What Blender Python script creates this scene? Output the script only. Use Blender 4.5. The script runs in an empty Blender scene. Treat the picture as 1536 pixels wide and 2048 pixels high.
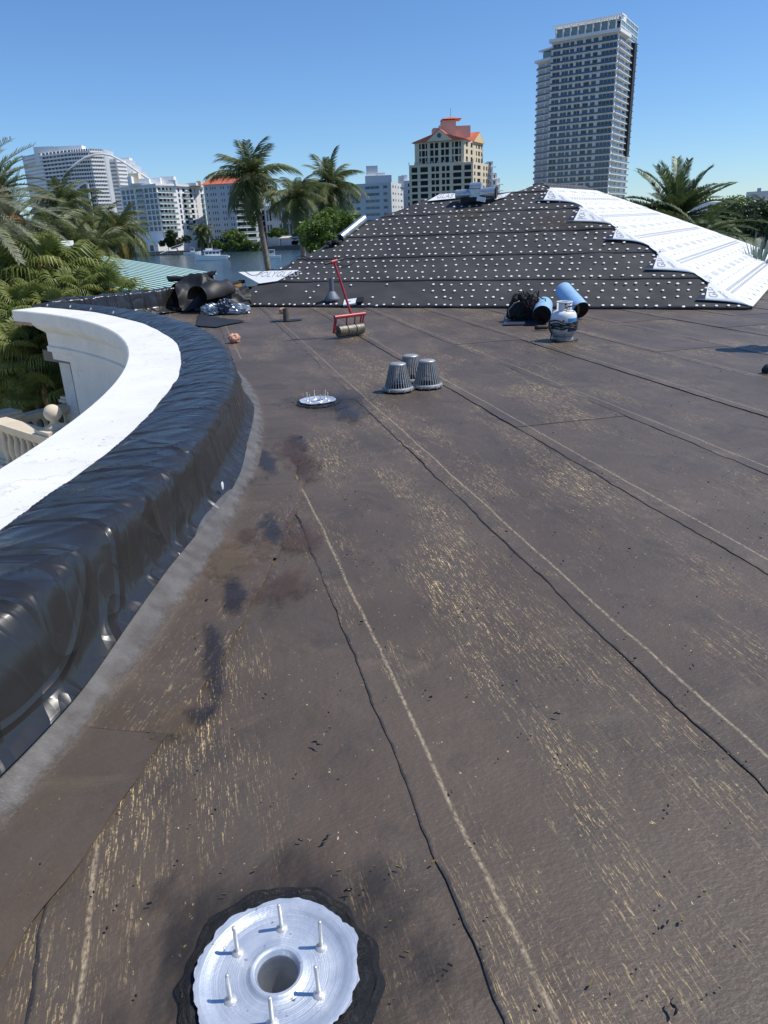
import bpy, math, random
from mathutils import Vector, Matrix, noise
rnd = random.Random(7)
rad = math.radians
scene = bpy.context.scene
col = scene.collection

# ------------------------------------------------------------------ camera, sky, sun, exposure
F_PX, PITCH, ROLL, CAM_H = 1450.0, rad(21.6), rad(2.35), 1.55
SUN_EL, SUN_AZ = rad(57), rad(88)          # azimuth clockwise from +Y
cam = bpy.data.cameras.new('camera'); cam_o = bpy.data.objects.new('camera', cam); col.objects.link(cam_o)
cam.sensor_fit = 'VERTICAL'; cam.sensor_height = 36.0; cam.sensor_width = 27.0
cam.lens = F_PX / 2048 * 36; cam.clip_start = 0.05; cam.clip_end = 20000
_r0 = Vector((1, 0, 0)); _u0 = Vector((0, math.sin(PITCH), math.cos(PITCH)))
_r = _r0 * math.cos(ROLL) - _u0 * math.sin(ROLL); _u = _r0 * math.sin(ROLL) + _u0 * math.cos(ROLL)
_b = _r.cross(_u)
cam_o.matrix_world = Matrix(((_r.x, _u.x, _b.x, 0), (_r.y, _u.y, _b.y, 0), (_r.z, _u.z, _b.z, CAM_H), (0, 0, 0, 1)))
scene.camera = cam_o
w = bpy.data.worlds.new('World'); scene.world = w; w.use_nodes = True
sky = w.node_tree.nodes.new('ShaderNodeTexSky'); sky.sky_type = 'NISHITA'; sky.sun_disc = False
sky.sun_elevation = SUN_EL; sky.sun_rotation = SUN_AZ; sky.altitude = 0; sky.air_density = 1.0; sky.dust_density = 0.0; sky.ozone_density = 4.0
tint = w.node_tree.nodes.new('ShaderNodeMix'); tint.data_type = 'RGBA'; tint.blend_type = 'MULTIPLY'; tint.inputs[0].default_value = 1.0   # clear-air blue, the same over the whole sky
tint.inputs[7].default_value = (.66, .86, 1.10, 1)
w.node_tree.links.new(sky.outputs[0], tint.inputs[6]); w.node_tree.links.new(tint.outputs[2], w.node_tree.nodes['Background'].inputs[0])
w.node_tree.nodes['Background'].inputs[1].default_value = 0.112
sl = bpy.data.lights.new('sun', 'SUN'); sl.energy = 4.3; sl.angle = rad(0.53); sl.color = (1, 0.955, 0.88)
so = bpy.data.objects.new('sun', sl); col.objects.link(so)
sd = Vector((math.sin(SUN_AZ) * math.cos(SUN_EL), math.cos(SUN_AZ) * math.cos(SUN_EL), math.sin(SUN_EL)))
so.rotation_euler = sd.to_track_quat('Z', 'Y').to_euler(); so.location = (30, 0, 40)
scene.view_settings.view_transform = 'Standard'; scene.view_settings.look = 'None'
scene.view_settings.exposure = 0.12; scene.view_settings.gamma = 1.0; scene.view_settings.use_curve_mapping = False

# ------------------------------------------------------------------ pixel -> place
def ray(px, py):
    dx, dy = px - 768, 1024 - py
    X = dx * math.cos(ROLL) + dy * math.sin(ROLL); Y = -dx * math.sin(ROLL) + dy * math.cos(ROLL)
    return (X, F_PX * math.cos(PITCH) + Y * math.sin(PITCH), -F_PX * math.sin(PITCH) + Y * math.cos(PITCH))
def G(px, py, z=0.0):
    x, y, q = ray(px, py); t = (z - CAM_H) / q
    return Vector((x * t, y * t, z))
def D(px, py, d):
    x, y, q = ray(px, py); t = d / y
    return Vector((x * t, d, CAM_H + q * t))

# ------------------------------------------------------------------ materials
class NT:
    def __init__(s, name):
        s.m = bpy.data.materials.new(name); s.m.use_nodes = True; s.t = s.m.node_tree
        s.p = s.t.nodes['Principled BSDF']
    def set(s, sock, v):
        if isinstance(v, bpy.types.NodeSocket): s.t.links.new(v, sock)
        else: sock.default_value = v
    def n(s, typ, ins=None, out=0, **props):
        nd = s.t.nodes.new('ShaderNode' + typ)
        for k, v in props.items(): setattr(nd, k, v)
        for k, v in (ins or {}).items(): s.set(nd.inputs[k], v)
        return nd.outputs[out]
    def math(s, op, a, b=0.0, c=0.0): return s.n('Math', {0: a, 1: b, 2: c}, operation=op)
    def noise(s, vec, scale, detail=3, rough=.55, dist=0.0):
        return s.n('TexNoise', {'Vector': vec, 'Scale': scale, 'Detail': detail, 'Roughness': rough, 'Distortion': dist})
    def ramp(s, f, a, b): return s.n('MapRange', {0: f, 1: a, 2: b, 3: 0.0, 4: 1.0})
    def mix(s, f, a, b):
        nd = s.t.nodes.new('ShaderNodeMix'); nd.data_type = 'RGBA'
        s.set(nd.inputs[0], f); s.set(nd.inputs[6], a if not isinstance(a, tuple) else (*a[:3], 1)); s.set(nd.inputs[7], b if not isinstance(b, tuple) else (*b[:3], 1))
        return nd.outputs[2]
    def sc(s, vec, x, y, z=1.0): return s.n('Mapping', {'Vector': vec, 'Scale': (x, y, z)})
    def obj(s): return s.n('TexCoord', out=3)
    def uv(s): return s.n('TexCoord', out=2)
    def rand(s): return s.n('ObjectInfo', out=5)
    def bump(s, h, strength=.3, dist=.01): s.set(s.p.inputs['Normal'], s.n('Bump', {'Height': h, 'Strength': strength, 'Distance': dist}))
    def base(s, c): s.set(s.p.inputs['Base Color'], c if not isinstance(c, tuple) else (*c[:3], 1)); return s
    def pr(s, **k):
        for a, b in k.items(): s.set(s.p.inputs[{'rough': 'Roughness', 'metal': 'Metallic', 'spec': 'Specular IOR Level', 'alpha': 'Alpha', 'coat': 'Coat Weight', 'coatr': 'Coat Roughness'}[a]], b)
        return s

def M(name, c, rough=.7, metal=0.0, var=.12, scale=4.0, bump=0.0, bscale=40.0, spec=.5, rnd_var=0.0):
    """plain surface with a soft tonal noise"""
    t = NT(name); o = t.obj()
    f = t.ramp(t.noise(o, scale, 4), .3, .7)
    a = tuple(v * (1 - var) for v in c); b = tuple(min(1, v * (1 + var)) for v in c)
    cc = t.mix(f, a, b)
    if rnd_var:
        cc = t.mix(t.math('MULTIPLY', t.rand(), rnd_var), cc, tuple(v * .35 for v in c))
    t.base(cc); t.pr(rough=rough, metal=metal, spec=spec)
    if bump: t.bump(t.noise(o, bscale, 3), bump, .01)
    return t.m

def leaf_mat(name, c, c2, trans=.3, rough=.45):
    t = NT(name); o = t.obj()
    f = t.ramp(t.noise(o, 2.2, 3), .3, .7)
    f = t.math('ADD', t.math('MULTIPLY', f, .6), t.math('MULTIPLY', t.rand(), .4))
    cc = t.mix(f, c, c2); t.base(cc); t.pr(rough=rough, spec=.4)
    tr = t.t.nodes.new('ShaderNodeBsdfTranslucent'); t.set(tr.inputs[0], cc)
    mx = t.t.nodes.new('ShaderNodeMixShader'); mx.inputs[0].default_value = trans
    t.t.links.new(t.p.outputs[0], mx.inputs[1]); t.t.links.new(tr.outputs[0], mx.inputs[2])
    t.t.links.new(mx.outputs[0], t.t.nodes['Material Output'].inputs[0])
    return t.m

def membrane_mat(name='roof_membrane', speck=1.0):
    t = NT(name); uv = t.uv(); o = t.obj(); r = t.rand()
    sep = t.t.nodes.new('ShaderNodeSeparateXYZ'); t.set(sep.inputs[0], uv); u, v = sep.outputs[0], sep.outputs[1]
    uvr = t.n('VectorMath', {0: uv, 1: t.n('CombineXYZ', {0: 0.0, 1: t.math('MULTIPLY', r, 37.0), 2: t.math('MULTIPLY', r, 91.0)})}, operation='ADD')
    big = t.noise(o, .8, 5, .6); mid = t.noise(t.sc(uvr, 2.2, .8), 1.6, 5)
    c = t.mix(t.ramp(big, .35, .65), (.068, .049, .035), (.118, .087, .062))
    c = t.mix(t.math('MULTIPLY', t.ramp(mid, .45, .75), .55), c, (.074, .064, .055))
    dk = t.noise(t.sc(uvr, 3.0, 2.0), 1.3, 6, .68, .8)
    c = t.mix(t.math('MULTIPLY', t.ramp(dk, .54, .72), .6), c, (.034, .030, .027))
    lt = t.noise(t.sc(uvr, 1.2, 1.7), 1.0, 6, .7, 1.2)
    c = t.mix(t.math('MULTIPLY', t.ramp(lt, .56, .75), .4), c, (.20, .155, .11))
    fine = t.noise(t.sc(uvr, 60, 38), 1.0, 4)
    c = t.mix(t.math('MULTIPLY', t.ramp(fine, .35, .75), .35), c, (.060, .054, .050))
    # tan granules showing through in lines along the roll
    patch = t.ramp(t.noise(t.sc(uvr, 2.2, .6), 1.0, 5, .65), .475, .67)
    st = t.math('MAXIMUM', t.noise(t.sc(uvr, 210, 15.0), 1.0, 5, .68), t.math('SUBTRACT', t.noise(t.sc(uvr, 95, 5.0), 1.0, 5, .72), .035))
    dots = t.noise(t.sc(uvr, 150, 80), 1.0, 4, .7)
    s1 = t.math('MULTIPLY', t.ramp(st, .56, .61), t.ramp(dots, .43, .55))
    s1 = t.math('MULTIPLY', s1, patch)
    thin = t.ramp(t.noise(t.sc(uvr, 75, 40), 1.0, 3, .7), .69, .73)
    spk = t.math('MAXIMUM', s1, t.math('MULTIPLY', thin, .75))
    c = t.mix(t.math('MULTIPLY', spk, 1.0 * speck), c, (.80, .59, .29))
    # selvage line of granules along the lap
    wob = t.math('MULTIPLY', t.math('SUBTRACT', t.noise(t.sc(uvr, 0.0, 1.3), 1.0, 3), .5), .03)
    dl = t.math('ABSOLUTE', t.math('SUBTRACT', t.math('ADD', u, wob), .105))
    line = t.math('SUBTRACT', 1.0, t.ramp(dl, .002, .009))
    line = t.math('MULTIPLY', line, t.ramp(t.noise(t.sc(uvr, 130, 60), 1.0, 3), .34, .62))
    c = t.mix(t.math('MULTIPLY', line, .75), c, (.42, .34, .22))
    # tar squeezed out at the lap edge
    wob2 = t.math('MULTIPLY', t.noise(t.sc(uvr, 3.0, 9.0), 1.0, 4), .03)
    tar = t.math('SUBTRACT', 1.0, t.ramp(t.math('SUBTRACT', u, t.math('SUBTRACT', wob2, .0135)), .0, .008))
    c = t.mix(t.math('MULTIPLY', tar, .9), c, (.018, .018, .02))
    t.base(c)
    t.pr(rough=t.n('MapRange', {0: mid, 1: .3, 2: .7, 3: .48, 4: .62}), spec=.5)
    h = t.math('ADD', t.math('MULTIPLY', t.noise(t.sc(uvr, 55, 85), 1.0, 3, .6), .5), t.math('MULTIPLY', t.noise(t.sc(uvr, 5, 3), 1.0, 3), 1.6))
    h = t.math('ADD', h, t.math('MULTIPLY', spk, .12))
    t.bump(h, .7, .008)
    return t.m

def stain_mat(name, c1, c2, rough, thr=.26, edge=.45):
    """smear with ragged edges: uv.x runs 0 at the centre to 1 at the rim"""
    t = NT(name); uv = t.uv(); o = t.obj()
    sep = t.t.nodes.new('ShaderNodeSeparateXYZ'); t.set(sep.inputs[0], uv)
    nz = t.noise(t.sc(o, 11, 5), 1.0, 8, .72)
    a = t.math('SUBTRACT', t.math('ADD', t.math('SUBTRACT', 1.0, sep.outputs[0]), t.math('MULTIPLY', t.math('SUBTRACT', nz, .5), 2.2)), thr)
    al = t.ramp(a, 0.0, edge)
    t.base(t.mix(t.ramp(t.noise(o, 9, 4), .35, .65), c1, c2)); t.pr(rough=rough, alpha=t.math('MULTIPLY', al, .5))
    t.bump(t.noise(o, 60, 4), .4, .006)
    return t.m

MT = {}
MT['membrane'] = membrane_mat(); MT['flashing'] = membrane_mat('flashing_membrane', .35)
MT['tar'] = M('fresh_tar', (.012, .012, .013), .33, var=.4, scale=30, bump=.9, bscale=55)
def tar_ring():
    t = NT('tar_ring'); o = t.obj()
    t.base(t.mix(t.ramp(t.noise(o, 25, 5), .35, .7), (.009, .009, .010), (.035, .034, .035)))
    t.pr(rough=t.n('MapRange', {0: t.noise(o, 12, 3), 1: .3, 2: .7, 3: .22, 4: .6}))
    t.bump(t.noise(o, 42, 6, .7), 1.0, .02); return t.m
MT['tar_ring'] = tar_ring()
MT['stain_blue'] = stain_mat('tar_smear_blue', (.012, .013, .018), (.026, .029, .044), .32)
MT['stain_black'] = stain_mat('black_tar_smear', (.012, .012, .013), (.03, .029, .029), .38, .05, .6)
MT['dust'] = stain_mat('brown_dust', (.11, .088, .066), (.075, .064, .052), .8, .12, .9)
MT['cant_worn'] = stain_mat('worn_cant_strip', (.24, .232, .222), (.14, .130, .120), .36, .08, .6)
MT['stain_rust'] = stain_mat('rust_smear', (.095, .050, .035), (.070, .046, .038), .5)
MT['stain_tan'] = stain_mat('tan_smear', (.16, .11, .07), (.11, .085, .06), .7)
def cant_mat():
    t = NT('cant_flashing'); o = t.obj()
    f = t.ramp(t.noise(o, 1.6, 4), .35, .7)
    t.base(t.mix(f, (.15, .142, .136), (.095, .085, .078)))
    t.pr(rough=.42); t.bump(t.noise(t.sc(o, 30, 30, 60), 1.0, 4), .5, .006); return t.m
MT['cant'] = cant_mat()
def plastic_mat():
    """thin glossy film: flat between long, thin, sharp creases"""
    t = NT('black_plastic_film'); o = t.obj(); uv = t.uv()
    t.base((.020, .0195, .019)); t.pr(rough=t.n('MapRange', {0: t.noise(o, 7, 3), 1: .3, 2: .7, 3: .24, 4: .38}), spec=.6)
    def crease(sx, sy, rot, k, dist):
        v = t.n('Mapping', {'Vector': uv, 'Rotation': (0, 0, rot), 'Scale': (sx, sy, 1)})
        n = t.noise(v, 1.0, 0.5, .4, dist)
        return t.math('SUBTRACT', 1.0, t.math('MINIMUM', 1.0, t.math('MULTIPLY', t.math('ABSOLUTE', t.math('SUBTRACT', n, .5)), k)))
    h = t.math('ADD', t.math('MULTIPLY', crease(1.8, .5, .35, 16, .15), 1.0), t.math('MULTIPLY', crease(3.2, .6, -.3, 16, .25), .7))
    h = t.math('ADD', h, t.math('MULTIPLY', crease(1.5, 1.1, .9, 30, .4), .4))
    h = t.math('ADD', h, t.math('MULTIPLY', crease(8, 2.2, .1, 14, .4), .12))
    h = t.math('ADD', h, t.math('MULTIPLY', t.noise(t.sc(uv, 2.2, 1.6), 1.0, 1), 2.2))
    t.bump(h, .85, .02); return t.m
MT['plastic'] = plastic_mat()
def stucco():
    t = NT('white_stucco'); o = t.obj()
    c = t.mix(t.ramp(t.noise(o, 2.0, 5), .3, .75), (.76, .76, .73), (.66, .66, .62))
    sp = t.math('MULTIPLY', t.ramp(t.noise(t.sc(o, 22, 40, 22), 1.0, 3), .67, .72), t.ramp(t.noise(o, 1.7, 3), .48, .56))
    c = t.mix(t.math('MULTIPLY', sp, .8), c, (.12, .11, .10))
    ck = t.math('SUBTRACT', 1.0, t.math('MINIMUM', 1.0, t.math('MULTIPLY', t.math('ABSOLUTE', t.math('SUBTRACT', t.noise(o, 2.2, 5, .6), .5)), 70.0)))
    c = t.mix(t.math('MULTIPLY', t.math('MULTIPLY', ck, t.ramp(t.noise(o, 1.1, 2), .45, .6)), .35), c, (.30, .29, .27))
    t.base(c); t.pr(rough=.85, spec=.25); t.bump(t.noise(o, 70, 4), .25, .006); return t.m
MT['stucco'] = stucco()
MT['felt'] = M('black_felt', (.052, .051, .049), .62, var=.25, scale=1.3, bump=.25, bscale=9, spec=.35)
MT['felt_loose'] = M('loose_black_felt', (.014, .014, .014), .55, var=.2, scale=2, bump=.15, bscale=6)
MT['felt_old'] = M('dusty_felt', (.056, .049, .042), .7, var=.3, scale=2.5)
MT['white_sheet'] = M('white_underlayment', (.78, .80, .82), .5, var=.05, scale=3, bump=.15, bscale=7)
MT['print'] = M('grey_print', (.36, .37, .39), .6)
MT['cap'] = M('white_cap', (.80, .80, .78), .5)
MT['navy'] = M('dark_selvage', (.014, .018, .030), .5)
MT['alum'] = M('cast_aluminium', (.41, .41, .40), .45, .5, var=.1, scale=18, bump=.15, bscale=90)
MT['galv'] = M('galvanised_steel', (.50, .55, .58), .38, .8, var=.18, scale=9)
def drain_mat():
    t = NT('spun_aluminium'); o = t.obj()
    rr = t.n('VectorMath', {0: t.sc(o, 1, 1, 0)}, out=1, operation='LENGTH')
    ring = t.noise(t.n('CombineXYZ', {0: t.math('MULTIPLY', rr, 260.0), 1: 0.0, 2: 0.0}), 1.0, 2)
    cb_ = t.mix(t.ramp(t.noise(o, 14, 6), .35, .7), (.52, .58, .67), (.76, .80, .84)); t.base(t.mix(t.math('MULTIPLY', t.ramp(t.noise(o, 38, 5), .66, .72), .8), cb_, (.05, .048, .046)))
    t.pr(rough=t.n('MapRange', {0: ring, 1: .3, 2: .7, 3: .34, 4: .5}), metal=.6); t.bump(t.math('ADD', ring, t.math('MULTIPLY', t.noise(o, 120, 3), .5)), .4, .003); return t.m
MT['drain'] = drain_mat()
MT['lead'] = M('dull_lead', (.16, .18, .21), .6, .3)
MT['bolt'] = M('zinc_stud', (.72, .70, .66), .4, .6)
MT['red'] = M('red_paint', (.42, .035, .045), .4, var=.2, scale=12)
MT['rubber'] = M('black_rubber', (.012, .012, .012), .55)
MT['steel_worn'] = M('worn_roller_steel', (.17, .15, .115), .5, .5, var=.35, scale=14, bump=.3)
MT['tank_white'] = M('white_enamel', (.74, .76, .78), .35, var=.04)
MT['tank_blue'] = M('blue_label', (.02, .26, .62), .4)
MT['tank_navy'] = M('navy_label', (.012, .016, .07), .4)
MT['tank_grey'] = M('scuffed_tank_foot', (.34, .35, .36), .5, .2, var=.3, scale=12)
MT['red_label'] = M('red_hazard', (.45, .03, .04), .5)
MT['brass'] = M('brass', (.45, .33, .14), .35, .9)
MT['blue_roll'] = M('blue_release_film', (.30, .50, .74), .38, var=.12, scale=3, bump=.3, bscale=12)
MT['bag'] = M('black_nylon', (.012, .012, .013), .8, var=.3, scale=20, bump=.8, bscale=45)
MT['navy_film'] = M('navy_printed_film', (.035, .05, .085), .4)
MT['wood'] = M('raw_plywood', (.48, .23, .07), .8, var=.35, scale=9)
MT['char'] = M('tarred_wood', (.028, .022, .018), .7, var=.5, scale=12, bump=.8)
MT['stone'] = M('cream_cast_stone', (.62, .54, .41), .8, var=.10, scale=5, bump=.25)
MT['trunk'] = M('palm_trunk', (.23, .19, .15), .9, var=.3, scale=6, bump=.9, bscale=12)
MT['boot'] = M('brown_leaf_bases', (.25, .14, .06), .9, var=.4, scale=8)
MT['bark'] = M('bark', (.14, .11, .085), .9, var=.3, bump=.8)
MT['coco'] = leaf_mat('coconut_leaf', (.065, .105, .03), (.19, .20, .07))
MT['coco_y'] = leaf_mat('yellowing_leaf', (.22, .20, .05), (.30, .23, .07))
MT['silver'] = leaf_mat('silver_date_leaf', (.16, .19, .12), (.32, .33, .22), .25)
MT['date'] = leaf_mat('date_leaf', (.06, .10, .04), (.15, .19, .07), .25)
MT['fan'] = leaf_mat('fan_leaf', (.11, .17, .035), (.36, .37, .12), .4)
MT['fan_dry'] = leaf_mat('dry_fan_leaf', (.28, .22, .09), (.20, .17, .06), .3, .7)
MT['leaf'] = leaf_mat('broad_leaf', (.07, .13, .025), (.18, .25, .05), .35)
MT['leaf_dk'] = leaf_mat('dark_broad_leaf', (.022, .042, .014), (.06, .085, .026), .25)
MT['agave'] = leaf_mat('agave_leaf', (.13, .19, .16), (.20, .26, .20), .1)
MT['bwhite'] = M('white_render', (.82, .82, .81), .8, var=.05, scale=.1)
MT['bgrey'] = M('pale_grey_render', (.66, .67, .67), .8, var=.06, scale=.1)
MT['bcream'] = M('cream_render', (.70, .61, .45), .8, var=.06, scale=.1)
MT['byellow'] = M('yellow_render', (.72, .57, .32), .8, var=.06, scale=.1)
MT['bpink'] = M('pink_render', (.60, .42, .33), .8, var=.06, scale=.1)
MT['bblue'] = M('blue_grey_render', (.50, .53, .56), .8, var=.06, scale=.1)
MT['tile'] = M('red_roof_tile', (.56, .15, .085), .75, var=.2, scale=.6)
MT['glass_a'] = M('blue_glass', (.03, .058, .115), .08, var=.3, scale=.15, spec=.8)
MT['glass_b'] = M('dark_glass', (.015, .02, .03), .1, var=.3, scale=.2, spec=.7)
MT['glass_c'] = M('curtained_glass', (.10, .12, .15), .2, var=.3, scale=.2)
MT['rail'] = M('green_rail_glass', (.20, .28, .28), .12, spec=.7)
MT['rail_dk'] = M('dark_rail_glass', (.05, .085, .13), .12, spec=.7)
MT['dark'] = M('dark_recess', (.02, .02, .022), .9)
MT['green_metal'] = M('green_metal_roof', (.42, .60, .54), .5, .0, var=.08, scale=1.0)
MT['green_dark'] = M('green_metal_rib', (.05, .12, .11), .5)
MT['ground'] = M('lawn_and_paving', (.12, .13, .07), .95, var=.3, scale=.25)
MT['land'] = M('far_land', (.16, .15, .11), .95, var=.3, scale=.05)
MT['dock'] = M('dock_timber', (.16, .14, .12), .9, var=.25)
MT['seawall'] = M('seawall_concrete', (.22, .21, .19), .9, var=.2)
MT['boat'] = M('boat_gelcoat', (.80, .81, .81), .25, var=.03)
MT['canvas'] = M('tan_canvas', (.55, .47, .36), .9)
MT['skin'] = M('skin', (.36, .20, .13), .6)
MT['shirt'] = M('grey_shirt', (.12, .13, .15), .9)
MT['trouser'] = M('dark_trousers', (.025, .028, .038), .9)
MT['orange'] = M('orange_wrapper', (.62, .33, .22), .6, var=.35, scale=40)
def water_mat():
    t = NT('water'); o = t.obj()
    t.base(t.mix(t.ramp(t.noise(t.sc(o, .02, .05), 1.0, 3), .35, .65), (.020, .048, .062), (.035, .070, .082)))
    t.pr(rough=.12, spec=.5)
    h = t.math('ADD', t.noise(t.sc(o, .5, 1.1), 1.0, 4), t.math('MULTIPLY', t.noise(t.sc(o, .12, .25), 1.0, 3), 1.5))
    t.bump(h, .55, .35); return t.m
MT['water'] = water_mat()

# ------------------------------------------------------------------ mesh helpers
class MB:
    def __init__(s): s.v = []; s.f = []; s.mi = []; s.uv = []; s.cm = 0; s.has_uv = False
    def face(s, idx, uvs=None):
        s.f.append(tuple(idx)); s.mi.append(s.cm)
        if uvs: s.has_uv = True
        s.uv.append(uvs)
    def add(s, pts):
        i = len(s.v); s.v.extend([tuple(p) for p in pts]); return i
    def box(s, a, b, mat=None):
        """axis box from corner a to corner b, optional 4x4 transform"""
        (x0, y0, z0), (x1, y1, z1) = a, b
        P = [(x0, y0, z0), (x1, y0, z0), (x1, y1, z0), (x0, y1, z0), (x0, y0, z1), (x1, y0, z1), (x1, y1, z1), (x0, y1, z1)]
        if mat is not None: P = [mat @ Vector(p) for p in P]
        i = s.add(P)
        for q in ((3, 2, 1, 0), (4, 5, 6, 7), (0, 1, 5, 4), (1, 2, 6, 5), (2, 3, 7, 6), (3, 0, 4, 7)): s.face([i + k for k in q])
        return s
    def prism(s, poly, z0, z1):
        n = len(poly); i = s.add([(p[0], p[1], z0) for p in poly] + [(p[0], p[1], z1) for p in poly])
        s.face([i + k for k in range(n)][::-1]); s.face([i + n + k for k in range(n)])
        for k in range(n): s.face((i + k, i + (k + 1) % n, i + n + (k + 1) % n, i + n + k))
        return s
    def tube(s, path, r, n=8, caps=True):
        path = [Vector(p) for p in path]; rs = r if isinstance(r, (list, tuple)) else [r] * len(path)
        st = []; prev = None
        for k, p in enumerate(path):
            d = (path[min(k + 1, len(path) - 1)] - path[max(k - 1, 0)]).normalized()
            if prev is None:
                a = Vector((0, 0, 1)) if abs(d.z) < .9 else Vector((1, 0, 0))
                x = d.cross(a).normalized()
            else:
                x = (prev - d * prev.dot(d)).normalized()
            prev = x; y = d.cross(x)
            st.append(s.add([p + (x * math.cos(2 * math.pi * j / n) + y * math.sin(2 * math.pi * j / n)) * rs[k] for j in range(n)]))
        for a, b in zip(st, st[1:]):
            for j in range(n): s.face((a + j, a + (j + 1) % n, b + (j + 1) % n, b + j))
        if caps:
            s.face([st[0] + j for j in range(n)][::-1]); s.face([st[-1] + j for j in range(n)])
        return s
    def lathe(s, prof, n=24, c=(0, 0, 0), mat=None):
        st = []
        for (r, z) in prof:
            P = [Vector((c[0] + r * math.cos(2 * math.pi * j / n), c[1] + r * math.sin(2 * math.pi * j / n), c[2] + z)) for j in range(n)]
            if mat is not None: P = [mat @ p for p in P]
            st.append(s.add(P))
        for a, b in zip(st, st[1:]):
            for j in range(n): s.face((a + j, a + (j + 1) % n, b + (j + 1) % n, b + j))
        if prof[0][0] > 1e-4: s.face([st[0] + j for j in range(n)][::-1])
        if prof[-1][0] > 1e-4: s.face([st[-1] + j for j in range(n)])
        return s
    def grid(s, fn, nu, nv, uvfn=None):
        i = s.add([fn(a / nu, b / nv) for b in range(nv + 1) for a in range(nu + 1)])
        for b in range(nv):
            for a in range(nu):
                q = [(a, b), (a + 1, b), (a + 1, b + 1), (a, b + 1)]
                s.face([i + y * (nu + 1) + x for x, y in q], [uvfn(x / nu, y / nv) for x, y in q] if uvfn else None)
        return s
    def mesh(s, name, mats, smooth=False):
        me = bpy.data.meshes.new(name); me.from_pydata(s.v, [], s.f)
        for m in (mats if isinstance(mats, (list, tuple)) else [mats]): me.materials.append(MT[m] if isinstance(m, str) else m)
        me.polygons.foreach_set('material_index', s.mi)
        if smooth: me.polygons.foreach_set('use_smooth', [True] * len(s.f))
        if s.has_uv:
            l = me.uv_layers.new(name='UVMap'); k = 0
            for f, u in zip(s.f, s.uv):
                for j in range(len(f)):
                    l.data[k].uv = u[j] if u else (0, 0); k += 1
        me.update(); return me
    def build(s, name, mats, parent=None, smooth=False, world=False):
        if world and parent is not None:
            o = wloc(parent); s.v = [(x - o.x, y - o.y, z - o.z) for x, y, z in s.v]
        return link(name, s.mesh(name, mats, smooth), parent)

def wloc(o):
    v = Vector(o.location)
    while o.parent: o = o.parent; v = v + o.location
    return v
def link(name, me, parent=None, loc=(0, 0, 0), rot=(0, 0, 0), scale=1.0):
    o = bpy.data.objects.new(name, me); col.objects.link(o); o.parent = parent; o.location = loc; o.rotation_euler = rot
    if scale != 1.0: o.scale = (scale,) * 3 if not isinstance(scale, tuple) else scale
    return o
def tag(o, label, cat, group=None):
    o['label'] = label; o['category'] = cat
    if group: o['group'] = group
    return o
def thing(name, label, cat, loc=(0, 0, 0), rz=0.0, group=None):
    o = bpy.data.objects.new(name, None); col.objects.link(o); o.location = loc; o.rotation_euler = (0, 0, rz); o.empty_display_size = .2
    return tag(o, label, cat, group)
def struct(o): o['kind'] = 'structure'; return o
def stuff(o): o['kind'] = 'stuff'; return o
def dup(o, parent=None):
    c = o.copy(); col.objects.link(c); c.parent = parent
    for ch in list(o.children): dup(ch, c)
    return c
def nz(x, y=0.0, z=0.0): return noise.noise(Vector((x, y, z)))
def fbm(x, y=0.0, z=0.0): return noise.fractal(Vector((x, y, z)), 1.0, 2.0, 4)
def text_geo(body, size):
    c = bpy.data.curves.new('txt', 'FONT'); c.body = body; c.size = size; c.resolution_u = 2
    o = bpy.data.objects.new('txt', c); me = bpy.data.meshes.new_from_object(o)
    V = [tuple(v.co) for v in me.vertices]; Fs = [tuple(p.vertices) for p in me.polygons]
    bpy.data.objects.remove(o); bpy.data.meshes.remove(me); bpy.data.curves.remove(c)
    return V, Fs

# ================================================================== THE FLAT ROOF
AC = Vector((-13.5, 4.1)); AR = 12.47                       # centre and radius of the curved parapet
def arc(phi, R, z): return Vector((AC.x + R * math.cos(phi), AC.y + R * math.sin(phi), z))
DV = Vector((-.238, .971)); DQ = Vector((.971, .238))       # along the membrane rolls, across them
flat_roof = struct(bpy.data.objects.new('flat_roof', None)); col.objects.link(flat_roof)
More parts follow.
